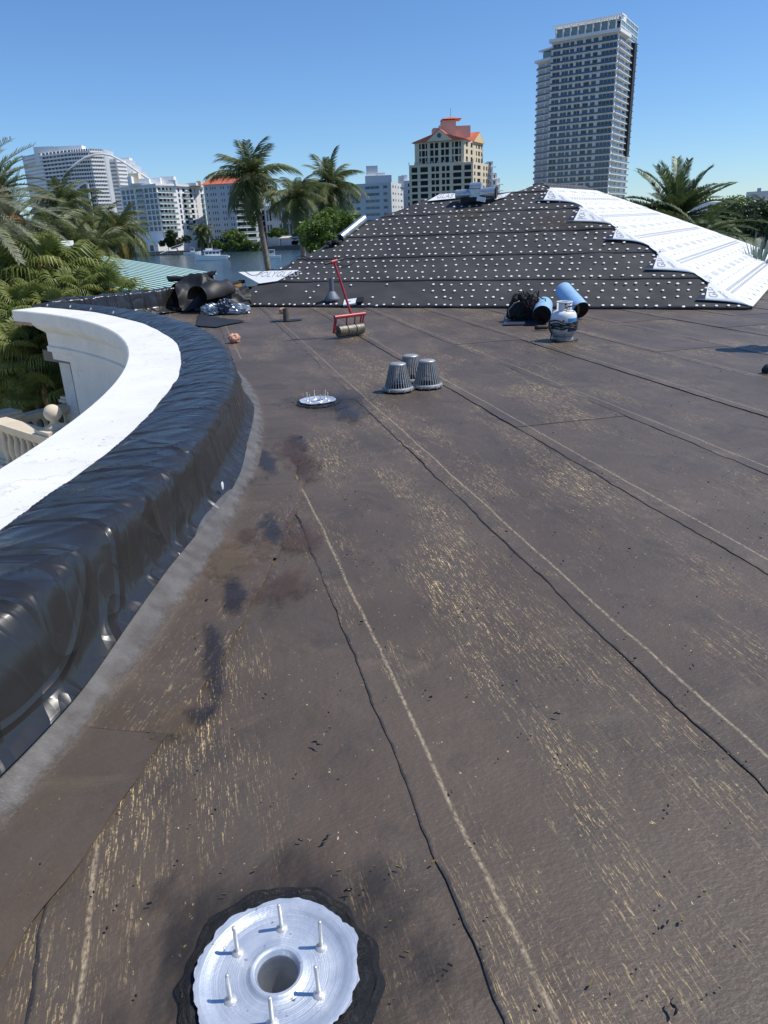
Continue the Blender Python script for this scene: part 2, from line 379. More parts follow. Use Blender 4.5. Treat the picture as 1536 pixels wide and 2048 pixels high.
# solid deck below the membrane
bm = MB(); poly = [arc(rad(a), 12.2, 0) for a in range(-30, 56, 4)]
poly = [(p.x, p.y) for p in poly] + [(-3.2, 18.2), (8, 24), (14, 24), (14, -4)]
bm.prism(poly, -.60, -.40); bm.build('deck_slab', 'cant', flat_roof)
DRAINS = (G(557, 1962), G(636, 807))
def sheet(i, v0, v1, lift):
    """one lapped length of roll: u across from its own edge, v along"""
    c0 = .437 + .975 * i; W = .975 + .10; nu, nv = 8, max(8, int((v1 - v0) / .045))
    b = MB(); ok = []
    def P(a, t):
        u = a * W; v = v0 + t * (v1 - v0)
        ed = (1 - min(1, a * 6)) * (.012 * nz(v * 3.1, i * 7.7) + .007 * nz(v * 9, i * 3.1) + .006 * nz(v * 37, i * 2.7))
        q = DQ * (c0 + u + ed) + DV * v
        z = lift + .0035 * max(0, 1 - a * 1.15) + .003 * nz(u * 2.2, v * 1.4, i) + .0015
        if a == 0: z += .002 * abs(nz(v * 4.3, i * 5.5))
        return (q.x, q.y, max(z, .001))
    def UV(a, t): return (a * W, v0 + t * (v1 - v0))
    b.grid(P, nu, nv, UV)
    keep = []
    for k, f in enumerate(b.f):
        cx = sum(b.v[j][0] for j in f) / 4; cy = sum(b.v[j][1] for j in f) / 4
        R = math.hypot(cx - AC.x, cy - AC.y)
        if R > 12.36 and cx < 13.8 and all(math.hypot(cx - q.x, cy - q.y) > .125 for q in DRAINS): keep.append(k)
    if not keep: return
    # a skirt gives the lapped edge its thickness
    n0 = nu + 1
    b.f = [b.f[k] for k in keep]; b.uv = [b.uv[k] for k in keep]; b.mi = [0] * len(b.f)
    for r in range(nv):
        p, q = b.v[r * n0], b.v[(r + 1) * n0]
        if math.hypot(p[0] - AC.x, p[1] - AC.y) > 12.4 and math.hypot(q[0] - AC.x, q[1] - AC.y) > 12.4:
            k = b.add([(p[0] + .002, p[1], -.002), (q[0] + .002, q[1], -.002)])
            b.face((r * n0, (r + 1) * n0, k + 1, k), [(0, 0)] * 4)
    b.build('membrane_sheet', 'membrane', flat_roof)
splits = {-3: 9.0, -2: 6.2, -1: 8.9, 0: 6.75, 1: 11.0, 2: 5.2, 3: 9.4, 4: 3.0, 5: 7.7, 6: 10.2}
for i in range(-4, 12):
    v1 = 20.0
    s = splits.get(i, 8.0 + (i % 3))
    sheet(i, -3.0, s + .06, .000); sheet(i, s, v1, .0035)

# flashing strips along the parapet foot: up the cant and out over the field
seg = [-16, -9.5, -3.5, 1.5, 6.5, 12, 18, 24]
for k, (a0, a1) in enumerate(zip(seg, seg[1:])):
    b = MB()
    prof = [(12.42, .20), (12.47, .135), (12.50, .118), (12.56, .075), (12.62, .033), (12.66, .020), (12.80, .0175), (12.93 + .03 * (k % 3), .0165)]
    def P(s, t, prof=prof, a0=a0, a1=a1, k=k):
        j = min(int(s * 7), 6); f = s * 7 - j
        R = prof[j][0] * (1 - f) + prof[j + 1][0] * f; z = prof[j][1] * (1 - f) + prof[j + 1][1] * f
        ph = rad(a0 + (a1 - a0 + .35) * t)
        e = .02 * nz(t * 9, k * 3.3) if s > .99 else 0
        return arc(ph, R + e + .006 * nz(ph * 40, R * 5), z + .001 * (1 - t) + .004 * nz(ph * 60, R * 9) * (1 if z > .02 else .3))
    b.grid(P, 28, 40, lambda s, t, a0=a0, a1=a1: (.74 - s * .55 + .105 - .4 * 0, rad(a0 + (a1 - a0) * t) * 12.6))
    o = b.build('flashing_strip', 'flashing', flat_roof, smooth=True)
# bare grey cant strip showing through
b = MB()
for a0, a1, d in ((-15.8, 24, 0),):
    def P(s, t, a0=a0, a1=a1, d=d):
        ph = rad(a0 + (a1 - a0) * t); ww = .86 + .14 * min(1, min(t, 1 - t) * 9)
        s2 = .5 + (s - .5) * (ww + .22 * nz(ph * 22, s * 4 + d) + .10 * nz(ph * 70, s * 4))
        R = 12.485 + s2 * .175; z = .130 - s2 * .108 + .0085
        return arc(ph, R, z + .003 * nz(ph * 50, s * 3))
    b.grid(P, 8, 260, lambda s, t: (abs(2 * s - 1) ** 2, t))
b.build('cant_strip', 'cant_worn', flat_roof, smooth=True)

def blob(cx, cy, rx, ry, rot, z, seed, n=40, jag=.18):
    """flat ragged patch with radial uv"""
    b = MB(); ring = []
    rings = [0.001, .35, .6, .8, .92, 1.0]
    def P(s, t):
        a = 2 * math.pi * t; r = s * (1 + jag * nz(math.cos(a) * 1.6 + seed, math.sin(a) * 1.6, seed) + .5 * jag * nz(math.cos(a) * 6, math.sin(a) * 6, seed))
        x, y = r * rx * math.cos(a), r * ry * math.sin(a)
        return (cx + x * math.cos(rot) - y * math.sin(rot), cy + x * math.sin(rot) + y * math.cos(rot), z)
    b.grid(P, 6, n, lambda s, t: (s, t)); return b
for (px, py, rx, ry, m, sd) in ((545, 1065, .10, .34, 'stain_blue', 1), (600, 1080, .16, .40, 'stain_rust', 2), (500, 1085, .12, .22, 'stain_rust', 3), (530, 1110, .09, .16, 'stain_tan', 4),
                                (575, 1180, .20, .26, 'stain_rust', 5), (430, 1330, .07, .50, 'stain_blue', 6), (455, 1130, .22, .36, 'stain_tan', 7), (590, 910, .20, .75, 'stain_rust', 8),
                                (530, 925, .12, .62, 'stain_blue', 9), (610, 935, .16, .5, 'stain_rust', 10), (600, 890, .10, .35, 'stain_blue', 11), (355, 1460, .13, .16, 'stain_tan', 12),
                                (470, 1200, .08, .30, 'stain_blue', 13), (410, 1440, .09, .10, 'stain_blue', 14), (490, 965, .10, .30, 'stain_rust', 15),
                                (700, 830, .22, .45, 'stain_blue', 17)):
    p = G(px, py); blob(p.x, p.y, rx, ry, .22, .0215 + .0012 * (sd % 9), sd).build('tar_smear' if 'blue' in m else 'stain_patch', m, flat_roof)
# scraps of tar and grit lying about, too many to count
b = MB()
for k in range(420):
    if k < 150: px, py = rnd.uniform(60, 1500), rnd.uniform(1100, 2030)
    else: px, py = rnd.uniform(480, 1530), rnd.uniform(650, 1150)
    p = G(px, py)
    if math.hypot(p.x - AC.x, p.y - AC.y) < 12.75: continue
    a = rnd.uniform(0, 6.3); L = rnd.choice([.0015, .002, .002, .003, .006]); q = Matrix.Translation((p.x, p.y, .0195)) @ Matrix.Rotation(a, 4, 'Z')
    b.cm = 0 if rnd.random() < .6 else 1
    b.box((-L, -.0016, -.003), (L, .0016, .001 + rnd.random() * .002), q @ Matrix.Rotation(rnd.uniform(-.2, .2), 4, 'Y'))
stuff(b.build('grit', ['tar', 'fan_dry'], flat_roof))
# curled crumbs of membrane
for px, py, L, a in ((635, 1500, .045, -.5), (1115, 1440, .03, -.3), (655, 1690, .03, .6), (1345, 2030, .035, 1.2), (700, 1795, .03, .1), (415, 1210, .02, .3), (925, 1235, .02, .0)):
    p = G(px, py); b = MB()
    b.tube([(p.x + (t - .5) * L * math.cos(a) + .006 * math.sin(t * 6), p.y + (t - .5) * L * math.sin(a), .023 + .006 * abs(math.sin(t * 5))) for t in [k / 7 for k in range(8)]], [.001, .003, .0035, .003, .004, .003, .002, .001], 6)
    b.build('tar_crumb', 'tar', flat_roof, smooth=True)

# ================================================================== CURVED PARAPET, ITS PLASTIC, THE STRAIGHT CURB
par = thing('curved_parapet', 'curved white stucco parapet with wide smooth coping and moulded cornice', 'parapet', (AC.x + 11.7, AC.y + 2, 0))
A0, A1 = rad(-24), rad(51.0)
def sweep(prof, n, a0=A0, a1=A1, ends=True):
    b = MB(); m = len(prof)
    for k in range(n + 1):
        ph = a0 + (a1 - a0) * k / n; b.add([arc(ph, R, z) for R, z in prof])
    for k in range(n):
        for j in range(m):
            b.face((k * m + j, k * m + (j + 1) % m, (k + 1) * m + (j + 1) % m, (k + 1) * m + j))
    if ends: b.face(list(range(m))); b.face([n * m + j for j in range(m)][::-1])
    return b
sweep([(11.47, .245), (11.47, .41), (11.485, .425), (12.1, .425), (12.1, .245)], 90).build('coping', 'stucco', par, world=True)
sweep([(11.60, .13), (11.53, .20), (11.52, .2425), (12.1, .2425), (12.1, -.42), (11.77, -.42), (11.77, -.30), (11.70, -.27), (11.70, -.19), (11.735, -.17), (11.735, .04)], 90, A0, A1 - rad(2.6)).build('cornice', 'stucco', par, world=True)
sweep([(11.80, -7.2), (11.80, -.4225), (12.2, -.4225), (12.2, -7.2)], 60, A0, A1 - rad(5.3)).build('wall', 'stucco', par, world=True)
sweep([(12.1025, -.35), (12.1025, .36), (12.12, .40), (12.36, .40), (12.40, .37), (12.42, -.35)], 70).build('curb', 'felt', par, world=True)
b = MB(); p = arc(rad(22.5), 11.62, -.33)
mm = Matrix.Translation(p) @ Matrix.Rotation(rad(22.5), 4, 'Z')
b.box((-.16, -.09, -.12), (.10, .09, .10), mm); b.cm = 1; b.box((-.166, -.075, -.105), (-.1605, .075, .085), mm)
tag(b.build('wall_light', ['bgrey', 'glass_b']), 'small grey box floodlight under the cornice of the curved parapet', 'light')

# black film over the curb
NA, NS = 1300, 50
def film(a, s):
    ph = rad(-23) + (rad(52.5) - rad(-23)) * a; L = ph * 12.4
    hem = .085 + .035 * nz(L * .55, 3.3) + .05 * max(0, nz(L * .5, 8.1)) + .006 * nz(L * 3, 1.1)
    flare = .03 + .03 * nz(L * .7, 5.5)
    edge = 11.98 + .045 * nz(L * .6, 9.0) + .012 * nz(L * 2.2, 2.0)
    prof = [(edge, .428), (edge + .03, .436), (12.14, .452), (12.30, .462), (12.40, .452), (12.455, .415), (12.485, .33), (12.50, .22), (12.515, .15), (12.53 + flare, hem)]
    x = s * 9; j = min(int(x), 8); f = x - j
    p0 = prof[max(j - 1, 0)]; p1 = prof[j]; p2 = prof[j + 1]; p3 = prof[min(j + 2, 9)]
    def cr(a, b, c, d): return .5 * (2 * b + (c - a) * f + (2 * a - 5 * b + 4 * c - d) * f * f + (3 * b - a - 3 * c + d) * f ** 3)
    R, z = cr(p0[0], p1[0], p2[0], p3[0]), cr(p0[1], p1[1], p2[1], p3[1])
    # folds run across the curb, slightly slanted; bigger billows on the face
    top = max(0, 1 - max(0, s - .50) * 5)
    q = L * 3.1 + s * 4.0 + 1.3 * nz(L * .9, s * 1.5)
    fold = 1.1 * max(0, 1 - abs(nz(q, s * .8, 4.2)) * 4.5) + .5 * nz(L * 1.4, s * 2, 3)
    fold2 = 1.2 * max(0, 1 - abs(nz(L * 4.5 - s * 7, s * 1.1, 1.7)) * 5)
    crest = max(0, 1 - abs(s - .12) * 7)
    d = top * (.009 * nz(L * 2.6 + s * 2, s * 2.0, 4) + .006 * fold2 + .012 * crest * nz(L * 5, s * 6, 2))
    face = 1 - top
    d += face * (.050 * nz(L * .7, s * 2.0, 7) + .006 * nz(L * 2.2 + s * 2.5, s * 2.6, 2))
    nr, nzv = (0.15, 1.0) if s < .45 else ((.7, .7) if s < .56 else (1.0, .05))
    z2 = z + d * nzv; R2 = R + max(d, -.02) * nr
    return arc(ph, R2, max(z2, .43 if s < .09 else .03))
b = MB(); b.grid(film, NA, NS, lambda a, s: (a * 16.3, s * 1.15))
b.f = [f[::-1] for f in b.f]; b.uv = [u[::-1] for u in b.uv]
filmo = b.build('plastic_sheet', 'plastic', smooth=True)
tag(filmo, 'wrinkled glossy black plastic sheet draped along the curved parapet curb', 'plastic sheet')
for ph, R, z in ((-.005, 12.555, .16), (.66, 12.02, .46), (.74, 12.03, .46), (.80, 12.0, .47), (.87, 12.0, .46)):
    b = MB(); c = arc(ph, R, z); mm = Matrix.Translation(c) @ Matrix.Rotation(ph, 4, 'Z') @ Matrix.Rotation(rad(90 if R > 12.3 else -60), 4, 'Y')
    b.lathe([(.001, .006), (.012, .006), (.024, .004), (.024, 0)], 14, mat=mm); b.build('cap_nail', 'cap', filmo, world=True)

# straight curb behind the end of the curve
S0, S1 = Vector((-5.95, 14.15)), Vector((-3.15, 17.5))
sdv = (S1 - S0).normalized(); snv = Vector((sdv.y, -sdv.x)); SL = (S1 - S0).length
curb = thing('straight_curb', 'low straight parapet curb wrapped in black felt behind the curved parapet', 'parapet', (S0.x, S0.y, 0), math.atan2(sdv.y, sdv.x))
MB().box((0, 0, -7), (SL, .40, .36)).build('wall', 'stucco', curb)
def sfelt(name, a0, a1, mat, amp, hang):
    prof = [(.44, .05), (.43, .36), (.37, .44), (.1, .45), (-.03, .43), (-.06, .30), (-.10, .10), (-.42, .03), (-.42 - hang, .022)]
    def P(a, s):
        x = a0 + (a1 - a0) * a; t = s * 8; j = min(int(t), 7); f = t - j
        y = prof[j][0] * (1 - f) + prof[j + 1][0] * f; z = prof[j][1] * (1 - f) + prof[j + 1][1] * f
        return (x, y + amp * nz(x * 3, s * 4, 3), z + amp * .8 * nz(x * 4.2, s * 5, 1) + amp * .7 * (1 - 2 * abs(nz(x * 6 + s * 3, s * 2))) * (1 if s < .6 else 0) + amp * .5)
    b = MB(); b.grid(P, int((a1 - a0) * 26), 40, lambda a, s: (a * (a1 - a0), s)); return b.build(name, mat, curb, smooth=True)
sfelt('plastic_wrap', -.12, 2.75, 'plastic', .03, 0)
sfelt('felt_wrap', 2.72, SL - .35, 'felt_loose', .022, .22)
for x, y, z in ((3.3, -.16, .20), (3.33, -.17, .16), (3.9, -.12, .24)):
    MB().lathe([(.001, .006), (.026, .004), (.026, 0)], 12, mat=Matrix.Translation((x, y, z)) @ Matrix.Rotation(rad(80), 4, 'X')).build('cap_nail', 'cap', curb)
# loose curls of felt heaped at the end
def curl(name, label, c, L, az, r, turns, tilt, mat, seed, width=None):
    t = thing(name, label, 'roofing felt', c, az)
    b = MB()
    def P(a, s):
        th = s * turns * 2 * math.pi; rr = r * (1 - .35 * s) * (1 + .12 * nz(a * 2.2, s * 2, seed))
        x = (a - .5) * L * (1 + .15 * nz(s * 2, seed)); y = rr * math.cos(th) + .10 * nz(a * 1.7, s, seed + 4); z = r + rr * math.sin(th) + tilt * (a - .5) + .06 * nz(a * 3, s * 2, seed)
        return (x, y, max(z, .01))
    b.grid(P, 26, 44); o = b.build('felt', mat, t, smooth=True)
    md = o.modifiers.new('thick', 'SOLIDIFY'); md.thickness = .006
    return t
t = thing('felt_heap', 'crumpled heap of black felt piled over the end of the straight curb', 'roofing felt', (-3.55, 16.35, .0), rad(20))
def P(a, q):
    x = -.78 + 1.5 * a; pr = [(-.62, .02), (-.50, .22), (-.40, .50), (-.20, .74), (.05, .80), (.28, .62), (.45, .30), (.5, .02)]; y_ = q * 7; j = min(int(y_), 6); f = y_ - j
    y, z = pr[j][0] * (1 - f) + pr[j + 1][0] * f, pr[j][1] * (1 - f) + pr[j + 1][1] * f
    e = .45 + .55 * math.sin(math.pi * min(1, a * .9 + .22)); n1 = 1 - 2.2 * abs(nz(x * 1.9 + q * 1.2, q * 2.6, 3)); n2 = 1 - 2.2 * abs(nz(x * 3.6 - q * 2, q * 3.0, 8))
    return (x + .10 * n2, y * (.85 + .3 * n1) + .08 * n2, max(.022, z * e * .78 + .12 * n1 * (z + .1) + .06 * n2))
b = MB(); b.grid(P, 44, 52); b.build('felt', 'felt_loose', t, smooth=True)
curl('felt_roll', 'thin black felt tube lying across the crumpled felt heap', (-3.95, 16.45, .58), 1.0, rad(-2), .07, .85, .06, 'felt_loose', 5)
curl('felt_flap', 'black felt flap folded down in front of the curled heap', (-3.35, 15.75, .02), .95, rad(62), .30, .52, .05, 'felt_loose', 9)
t = thing('felt_scrap', 'flat dark felt offcut lying on the roof beside the plastic film', 'roofing felt', G(455, 650))
b = MB(); c = t.location
def P(a, s):
    q = [G(398, 632), G(492, 645), G(432, 657), G(392, 655)]
    p = (q[0] * (1 - a) + q[1] * a) * (1 - s) + (q[3] * (1 - a) + q[2] * a) * s
    return (p.x - c.x, p.y - c.y, .026 + .02 * abs(nz(a * 3, s * 3, 2)) + .05 * max(0, .3 - a))
b.grid(P, 14, 10); b.build('felt', 'felt_loose', t, smooth=True)
# crumpled metallised bag
t = thing('crumpled_bag', 'crumpled shiny blue grey plastic bag beside the felt heap', 'bag', G(447, 630))
for k, (dx, dz, sx, sz) in enumerate(((-.22, .02, .17, .13), (.06, .06, .14, .17), (.26, .02, .22, .11))):
    b = MB()
    def P(a, s, k=k, sx=sx, sz=sz, dx=dx, dz=dz):
        th, ph = 2 * math.pi * a, math.pi * (s * .96 + .02)
        d = Vector((math.sin(ph) * math.cos(th), math.sin(ph) * math.sin(th), math.cos(ph)))
        r = 1 + .5 * (1 - 2.4 * abs(nz(d.x * 2.2 + k * 9, d.y * 2.2, d.z * 2.2)))
        return (dx + d.x * sx * r, d.y * .12 * r, max(.02, dz + .07 + d.z * sz * r * .8))
    b.grid(P, 26, 16); b.build('film_lobe', 'navy_film' if k == 1 else 'galv', t, smooth=False)
# torn roof edge: charred boards and bare plywood
t = thing('torn_roof_edge', 'broken charred boards with bare orange plywood at the corner of the hip roof', 'boards', (-3.0, 17.1, 0), rad(48))
for k, (y, z, w_, m, L, rz) in enumerate(((.0, .05, .10, 'char', 1.5, .02), (.13, .16, .09, 'wood', 1.05, -.03), (.25, .24, .12, 'char', 1.3, .04), (.36, .36, .07, 'wood', .5, -.08), (-.12, .03, .06, 'felt_old', 1.7, .0), (.42, .42, .16, 'char', .5, .1))):
    b = MB(); n = 10; mm = Matrix.Translation((-.2 + .07 * k, y, z)) @ Matrix.Rotation(rz, 4, 'Z') @ Matrix.Rotation(-.12, 4, 'Y')
    for q in range(n):
        x0 = -L / 2 + L * q / n; dz = .012 * nz(q * 1.3, k * 4.4)
        b.box((x0, -w_ / 2 + .02 * nz(q, k), -.03 + dz), (x0 + L / n + .004, w_ / 2 + .03 * nz(q * 2.2, k + 9), .03 + dz), mm)
    b.build('board', m, t)

# ================================================================== HIP ROOF
TH, AL = rad(24), rad(25)
HE = Vector((math.cos(TH), -math.sin(TH), 0)); HN = Vector((math.sin(TH), math.cos(TH), 0)); H0 = G(1000, 618); H0.z = .02
SA, CA = math.sin(AL), math.cos(AL)
FNRM = Vector((-HN.x * SA, -HN.y * SA, CA))
def FP(u, s, off=0.0): return H0 + HE * u + HN * (s * CA) + Vector((0, 0, s * SA)) + FNRM * off
def us(px, py):
    r = Vector(ray(px, py)); d0 = Vector((0, 0, CAM_H)) - H0
    t = -d0.dot(FNRM) / r.dot(FNRM); q = d0 + r * t
    return q.dot(HE), q.dot(HN) / CA
UC, APEX = 4.25, (-.36, 5.42)
RV = CA * APEX[1]                                                          # plan run of the slope
HN2 = Vector((math.sin(rad(31)), math.cos(rad(31)), 0))
def RP(v, s, off=0.0):                                                     # right-hand plane: v along HN from the corner, s up the slope
    n = Vector((HE.x * SA, HE.y * SA, CA))
    return FP(UC - (UC - APEX[0]) * s / APEX[1], s) + HN2 * (v - RV * s / APEX[1]) + n * off
LEFT = [(-6.05, -.05), (-5.92, .5), (-5.56, 1.6), (-4.92, 2.5), (-4.52, 3.42), (-3.36, 4.55), (-2.85, 5.0), (-2.37, 5.1)]
def uL(s):
    for (u0, s0), (u1, s1) in zip(LEFT, LEFT[1:]):
        if s0 <= s <= s1: return u0 + (u1 - u0) * (s - s0) / (s1 - s0)
    if s > 5.1: return -1.0 + (s - 5.1) / .32 * .6
    return LEFT[0][0]
def uR(s): return UC + (APEX[0] - UC) * max(s, 0) / APEX[1]
hip = thing('hip_roof', 'low hip roof laid with black felt rows dotted with white nail caps', 'roof', (H0.x, H0.y, 0))
LR = 3.4; VF = 2 * RV + LR
core = MB()
ap = FP(APEX[0], APEX[1], -.03); ap2 = ap + HN2 * LR; c0 = FP(UC, 0, -.03); c1 = c0 + HN2 * VF; l0 = FP(LEFT[0][0], 0, -.03); l1 = l0 + HN * VF
lt = FP(-2.6, 5.05, -.03); lt2 = lt + HN * (LR + 1); nt = FP(-1.25, 4.6, -.03); nt2 = nt + HN * (LR + 1)
lm = FP(-4.52, 3.42, -.03)
i = core.add([l0, c0, ap, nt, lt, lm, c1, ap2, l1, lt2, nt2])
for f in ((0, 1, 2, 3, 4, 5), (1, 6, 7, 2), (0, 5, 4, 9, 8), (4, 3, 10, 9), (3, 2, 7, 10), (8, 9, 10, 7, 6)): core.face([i + k for k in f])
core.build('roof_deck', 'felt', hip, world=True)
rows = [0, 1.03, 2.03, 3.03, 4.05, 5.0, 5.42]
for k in range(6):
    s0, s1 = rows[k] - (.0 if k == 0 else .06), rows[k + 1]
    b = MB()
    def P(a, t, s0=s0, s1=s1, k=k):
        s = s0 + (s1 - s0) * t; l, r = uL(min(s, 5.41)), uR(s)
        if k == 4 or k == 5: l = max(l, -1.25 + (s - 4.6) * 1.1) if s > 4.6 and k == 5 else l
        u = l + (r - l) * a
        if t == 0: s += .012 * nz(u * 1.5, k)
        wr = .018 * max(0, nz(u * 1.1, s * 2.1, k)) + .016 * max(0, 1 - 3 * abs(nz(u * .9 + s * 1.3, s * .7, 5)))
        return FP(u, s, .004 + .011 * (1 - t) ** 3 + wr)
    b.grid(P, 110, 14)
    n0 = 111; base = len(b.v)
    for a in range(110):
        p, q = Vector(b.v[a]), Vector(b.v[a + 1]); j = b.add([p - FNRM * .03, q - FNRM * .03]); b.face((a, j, j + 1, a + 1))
    o = b.build('felt_row', 'felt', hip, smooth=True, world=True)
# dusty patches high on the slope
for (px, py), ru, rs, sd_ in (((1130, 445), 1.1, .55, 3.0), ((940, 433), .6, .3, 5.0)):
    u0, s0 = us(px, py); b = MB()
    b.grid(lambda a, t, u0=u0, s0=s0, ru=ru, rs=rs: FP(u0 + ru * a * math.cos(2 * math.pi * t), s0 + rs * a * math.sin(2 * math.pi * t), .048), 6, 30, lambda a, t: (a, t)); b.build('dusty_patch', 'dust', hip, world=True)
# nail caps
caps = []
for k in range(6):
    for off, sp in ((.05, .175), (.31, .21), (.55, .21), (.78, .20)):
        s = rows[k] + off * (rows[k + 1] - rows[k]) if k < 5 else rows[k] + off * .45
        if s > 5.35: continue
        u = uL(s) + rnd.uniform(.05, .3)
        lim = uR(s) - .1
        while u < lim:
            if not (k == 0 and off > .1 and u < -1.55 and rnd.random() < .72) and not (k == 5 and -2.4 < u < -1.1):
                caps.append((u + rnd.uniform(-.03, .03), s + rnd.gauss(0, .014), .03 if off < .1 else .026))
            u += sp * rnd.uniform(.8, 1.2)
cm = MB(); cm.lathe([(.027, 0), (.026, .003), (.010, .005), (.001, .005)], 12); cap_me = cm.mesh('cap_nail', 'cap', True)
caps.sort(key=lambda c: c[1]); qrot = FNRM.to_track_quat('Z', 'Y').to_euler()
rest = MB(); hl = wloc(hip)
for k, (u, s, off) in enumerate(caps):
    p = FP(u, s, off + .004)
    if k < 295: link('cap_nail', cap_me, hip, p - hl, qrot, rnd.uniform(.85, 1.12))
    else: rest.lathe([(.027, 0), (.026, .003), (.001, .005)], 10, mat=Matrix.Translation(p) @ FNRM.to_track_quat('Z', 'Y').to_matrix().to_4x4())
stuff(rest.build('cap_nails', 'cap', hip, world=True))

# white sheets on the right-hand slope, lapped over the hip, with their print
LET = {}
def letters(body, size):
    if (body, size) not in LET: LET[(body, size)] = text_geo(body, size)
    return LET[(body, size)]
def put_text(b, fn, body, size, x, y, vert=False, sx=1.0):
    V, Fs = letters(body, size); i = len(b.v)
    for (a, c, _) in V:
        a *= sx
        b.v.append(tuple(fn(x - c, y + a) if vert else fn(x + a, y + c)))
    for f in Fs: b.face([i + j for j in f])
def put_rect(b, fn, x0, y0, x1, y1):
    i = b.add([fn(x0, y0), fn(x1, y0), fn(x1, y1), fn(x0, y1)]); b.face((i, i + 1, i + 2, i + 3))
tips = [((1392, 607), (1425, 562)), ((1289, 546), (1323, 506)), ((1210, 485), (1237, 458)), ((1132, 449), (1165, 414)), ((1072, 407), (1100, 380))]
srow = [0.02, 1.10, 2.12, 3.12, 4.05, 5.02]
for k in range(5):
    (ub, sb), (ut, stp) = us(*tips[k][0]), us(*tips[k][1])
    s0, s1 = srow[k], srow[k + 1] + .07
    def W(x, y, k=k, ub=ub, sb=sb, ut=ut, stp=stp, s0=s0, s1=s1, off=.012):
        """x from the front edge (negative on the front slope up to the hip at 0), y up the slope 0..1"""
        if x <= 0:
            t = y; u_edge = ub + (ut - ub) * t; s = sb + (stp - sb) * t; sh = s0 + (s1 - s0) * t; uh = uR(sh)
            f = 1 + x; u = u_edge + (uh - u_edge) * f; g = f ** 4 * .75 + f * .25; bb = (s + (sh - s) * g) * CA
            z = min(bb * SA / CA, (UC - u) * APEX[1] * SA / (UC - APEX[0]))
            return H0 + HE * u + HN * bb + Vector((0, 0, z + .035 + off + .03 * (1 - t) * (1 - f)))
        s = s0 + (s1 - s0) * y; v = x + RV * s / APEX[1]
        return RP(v, s, .02 + off + .010 * (1 - y) + .006 * nz(v * 1.2, s * 1.5, k))
    t0 = FP(0, 0)
    def wmax(y, s0=s0, s1=s1):
        s = s0 + (s1 - s0) * y; return LR + RV + RV * (1 - s / APEX[1]) - RV * s / APEX[1] + .0
    b = MB()
    def P(a, y, W=W, wmax=wmax):
        if a < .14: return W(-1 + a / .14, y)
        return W((a - .14) / .86 * wmax(y) + .0001, y)
    b.grid(P, 90, 8)
    for a in range(90):
        p, q = Vector(b.v[a]), Vector(b.v[a + 1]); j = b.add([p - Vector((0, 0, .012)), q - Vector((0, 0, .012))]); b.face((a, j, j + 1, a + 1))
    sh = b.build('underlayment_sheet', 'white_sheet', hip, smooth=True, world=True)
    # dark selvage at the front edge with its nail caps
    b = MB(); b.grid(lambda a, y, W=W: W(-1 + .16 * a, y, off=.018), 4, 8); b.build('selvage', 'navy', hip, smooth=True, world=True)
    b = MB()
    for y in (.2, .5, .8):
        p = Vector(W(-.92, y, off=.024)); b.lathe([(.027, 0), (.001, .005)], 10, mat=Matrix.Translation(p) @ FNRM.to_track_quat('Z', 'Y').to_matrix().to_4x4())
    b.build('selvage_caps', 'cap', hip, world=True)
    # print
    b = MB(); ft = lambda x, y, W=W: W(x, y, off=.017)
    fl = (stp - sb) or 1
    def ff(x, y, W=W): return W(-1 + x, y, off=.017)
    put_text(b, ff, ('GLDV', 'GLDV', 'GLDV', 'POLY', 'GLDV')[k], .34, .46, .10, vert=True, sx=.72)
    put_text(b, ff, 'MADE', .15, .70, .10, vert=True, sx=.75)
    x = .12; mx = wmax(.5) - .4
    while x < mx:
        put_text(b, ft, 'POLYGLASS', .16, x, .74, sx=.6); x += .92
    x = .15; n = 0
    while x < mx:
        put_rect(b, ft, x, .585, x + .16, .60)
        if n % 2: put_text(b, ft, '*', .22, x + .2, .50, sx=.8)
        x += .46; n += 1
    x = .10
    while x < mx:
        put_rect(b, ft, x, .40, x + .07, .455); put_rect(b, ft, x, .33, x + .07, .375); x += .19
    x = .22
    while x < mx:
        put_rect(b, ft, x, .20, x + .12, .215); put_rect(b, ft, x + .06, .165, x + .18, .18); put_rect(b, ft, x + .34, .07, x + .42, .13); put_rect(b, ft, x + .6, .07, x + .612, .13); x += .78
    b.build('printed_lettering', 'print', sh, world=True)
# black top row along the ridge of the right slope, with its caps
b = MB(); b.grid(lambda a, t: RP(RV * (5.0 + .42 * t) / APEX[1] + a * (LR + .3), 5.0 + .42 * t, .03), 20, 4); b.build('felt_row', 'felt', hip, world=True)
b = MB()
for k in range(2):
    for j in range(14): b.lathe([(.03, 0), (.001, .005)], 8, mat=Matrix.Translation(RP(RV * .95 + .1 + j * .26, 5.1 + k * .18, .036)))
b.build('ridge_caps', 'cap', hip, world=True)
# white-faced strips: at the left lower corner and behind the ridge
def white_strip(pix, body, size, tx, ty, sx=1.0):
    q = [us(*p) for p in pix]
    b = MB(); i = b.add([FP(u, s, .05) for u, s in q]); b.face([i + k for k in range(len(q))]); o = b.build('underlayment_strip', 'white_sheet', hip, world=True)
    bb = MB(); f = lambda x, y: FP(x, y, .055)
    u0, s0 = us(*tx); put_text(bb, f, body, size, u0, s0, sx=sx); bb.build('printed_lettering', 'print', o, world=True)
white_strip([(478, 548), (600, 544), (556, 566), (520, 571)], 'POLYGLASS', .34, (512, 558), 0, sx=.62)
white_strip([(855, 406), (880, 392), (918, 390), (918, 400)], 'GLAS', .30, (872, 401), 0, sx=.6)
white_strip([(985, 397), (1022, 389), (1010, 398), (990, 404)], 'POLY', .2, (990, 401), 0, sx=.6)

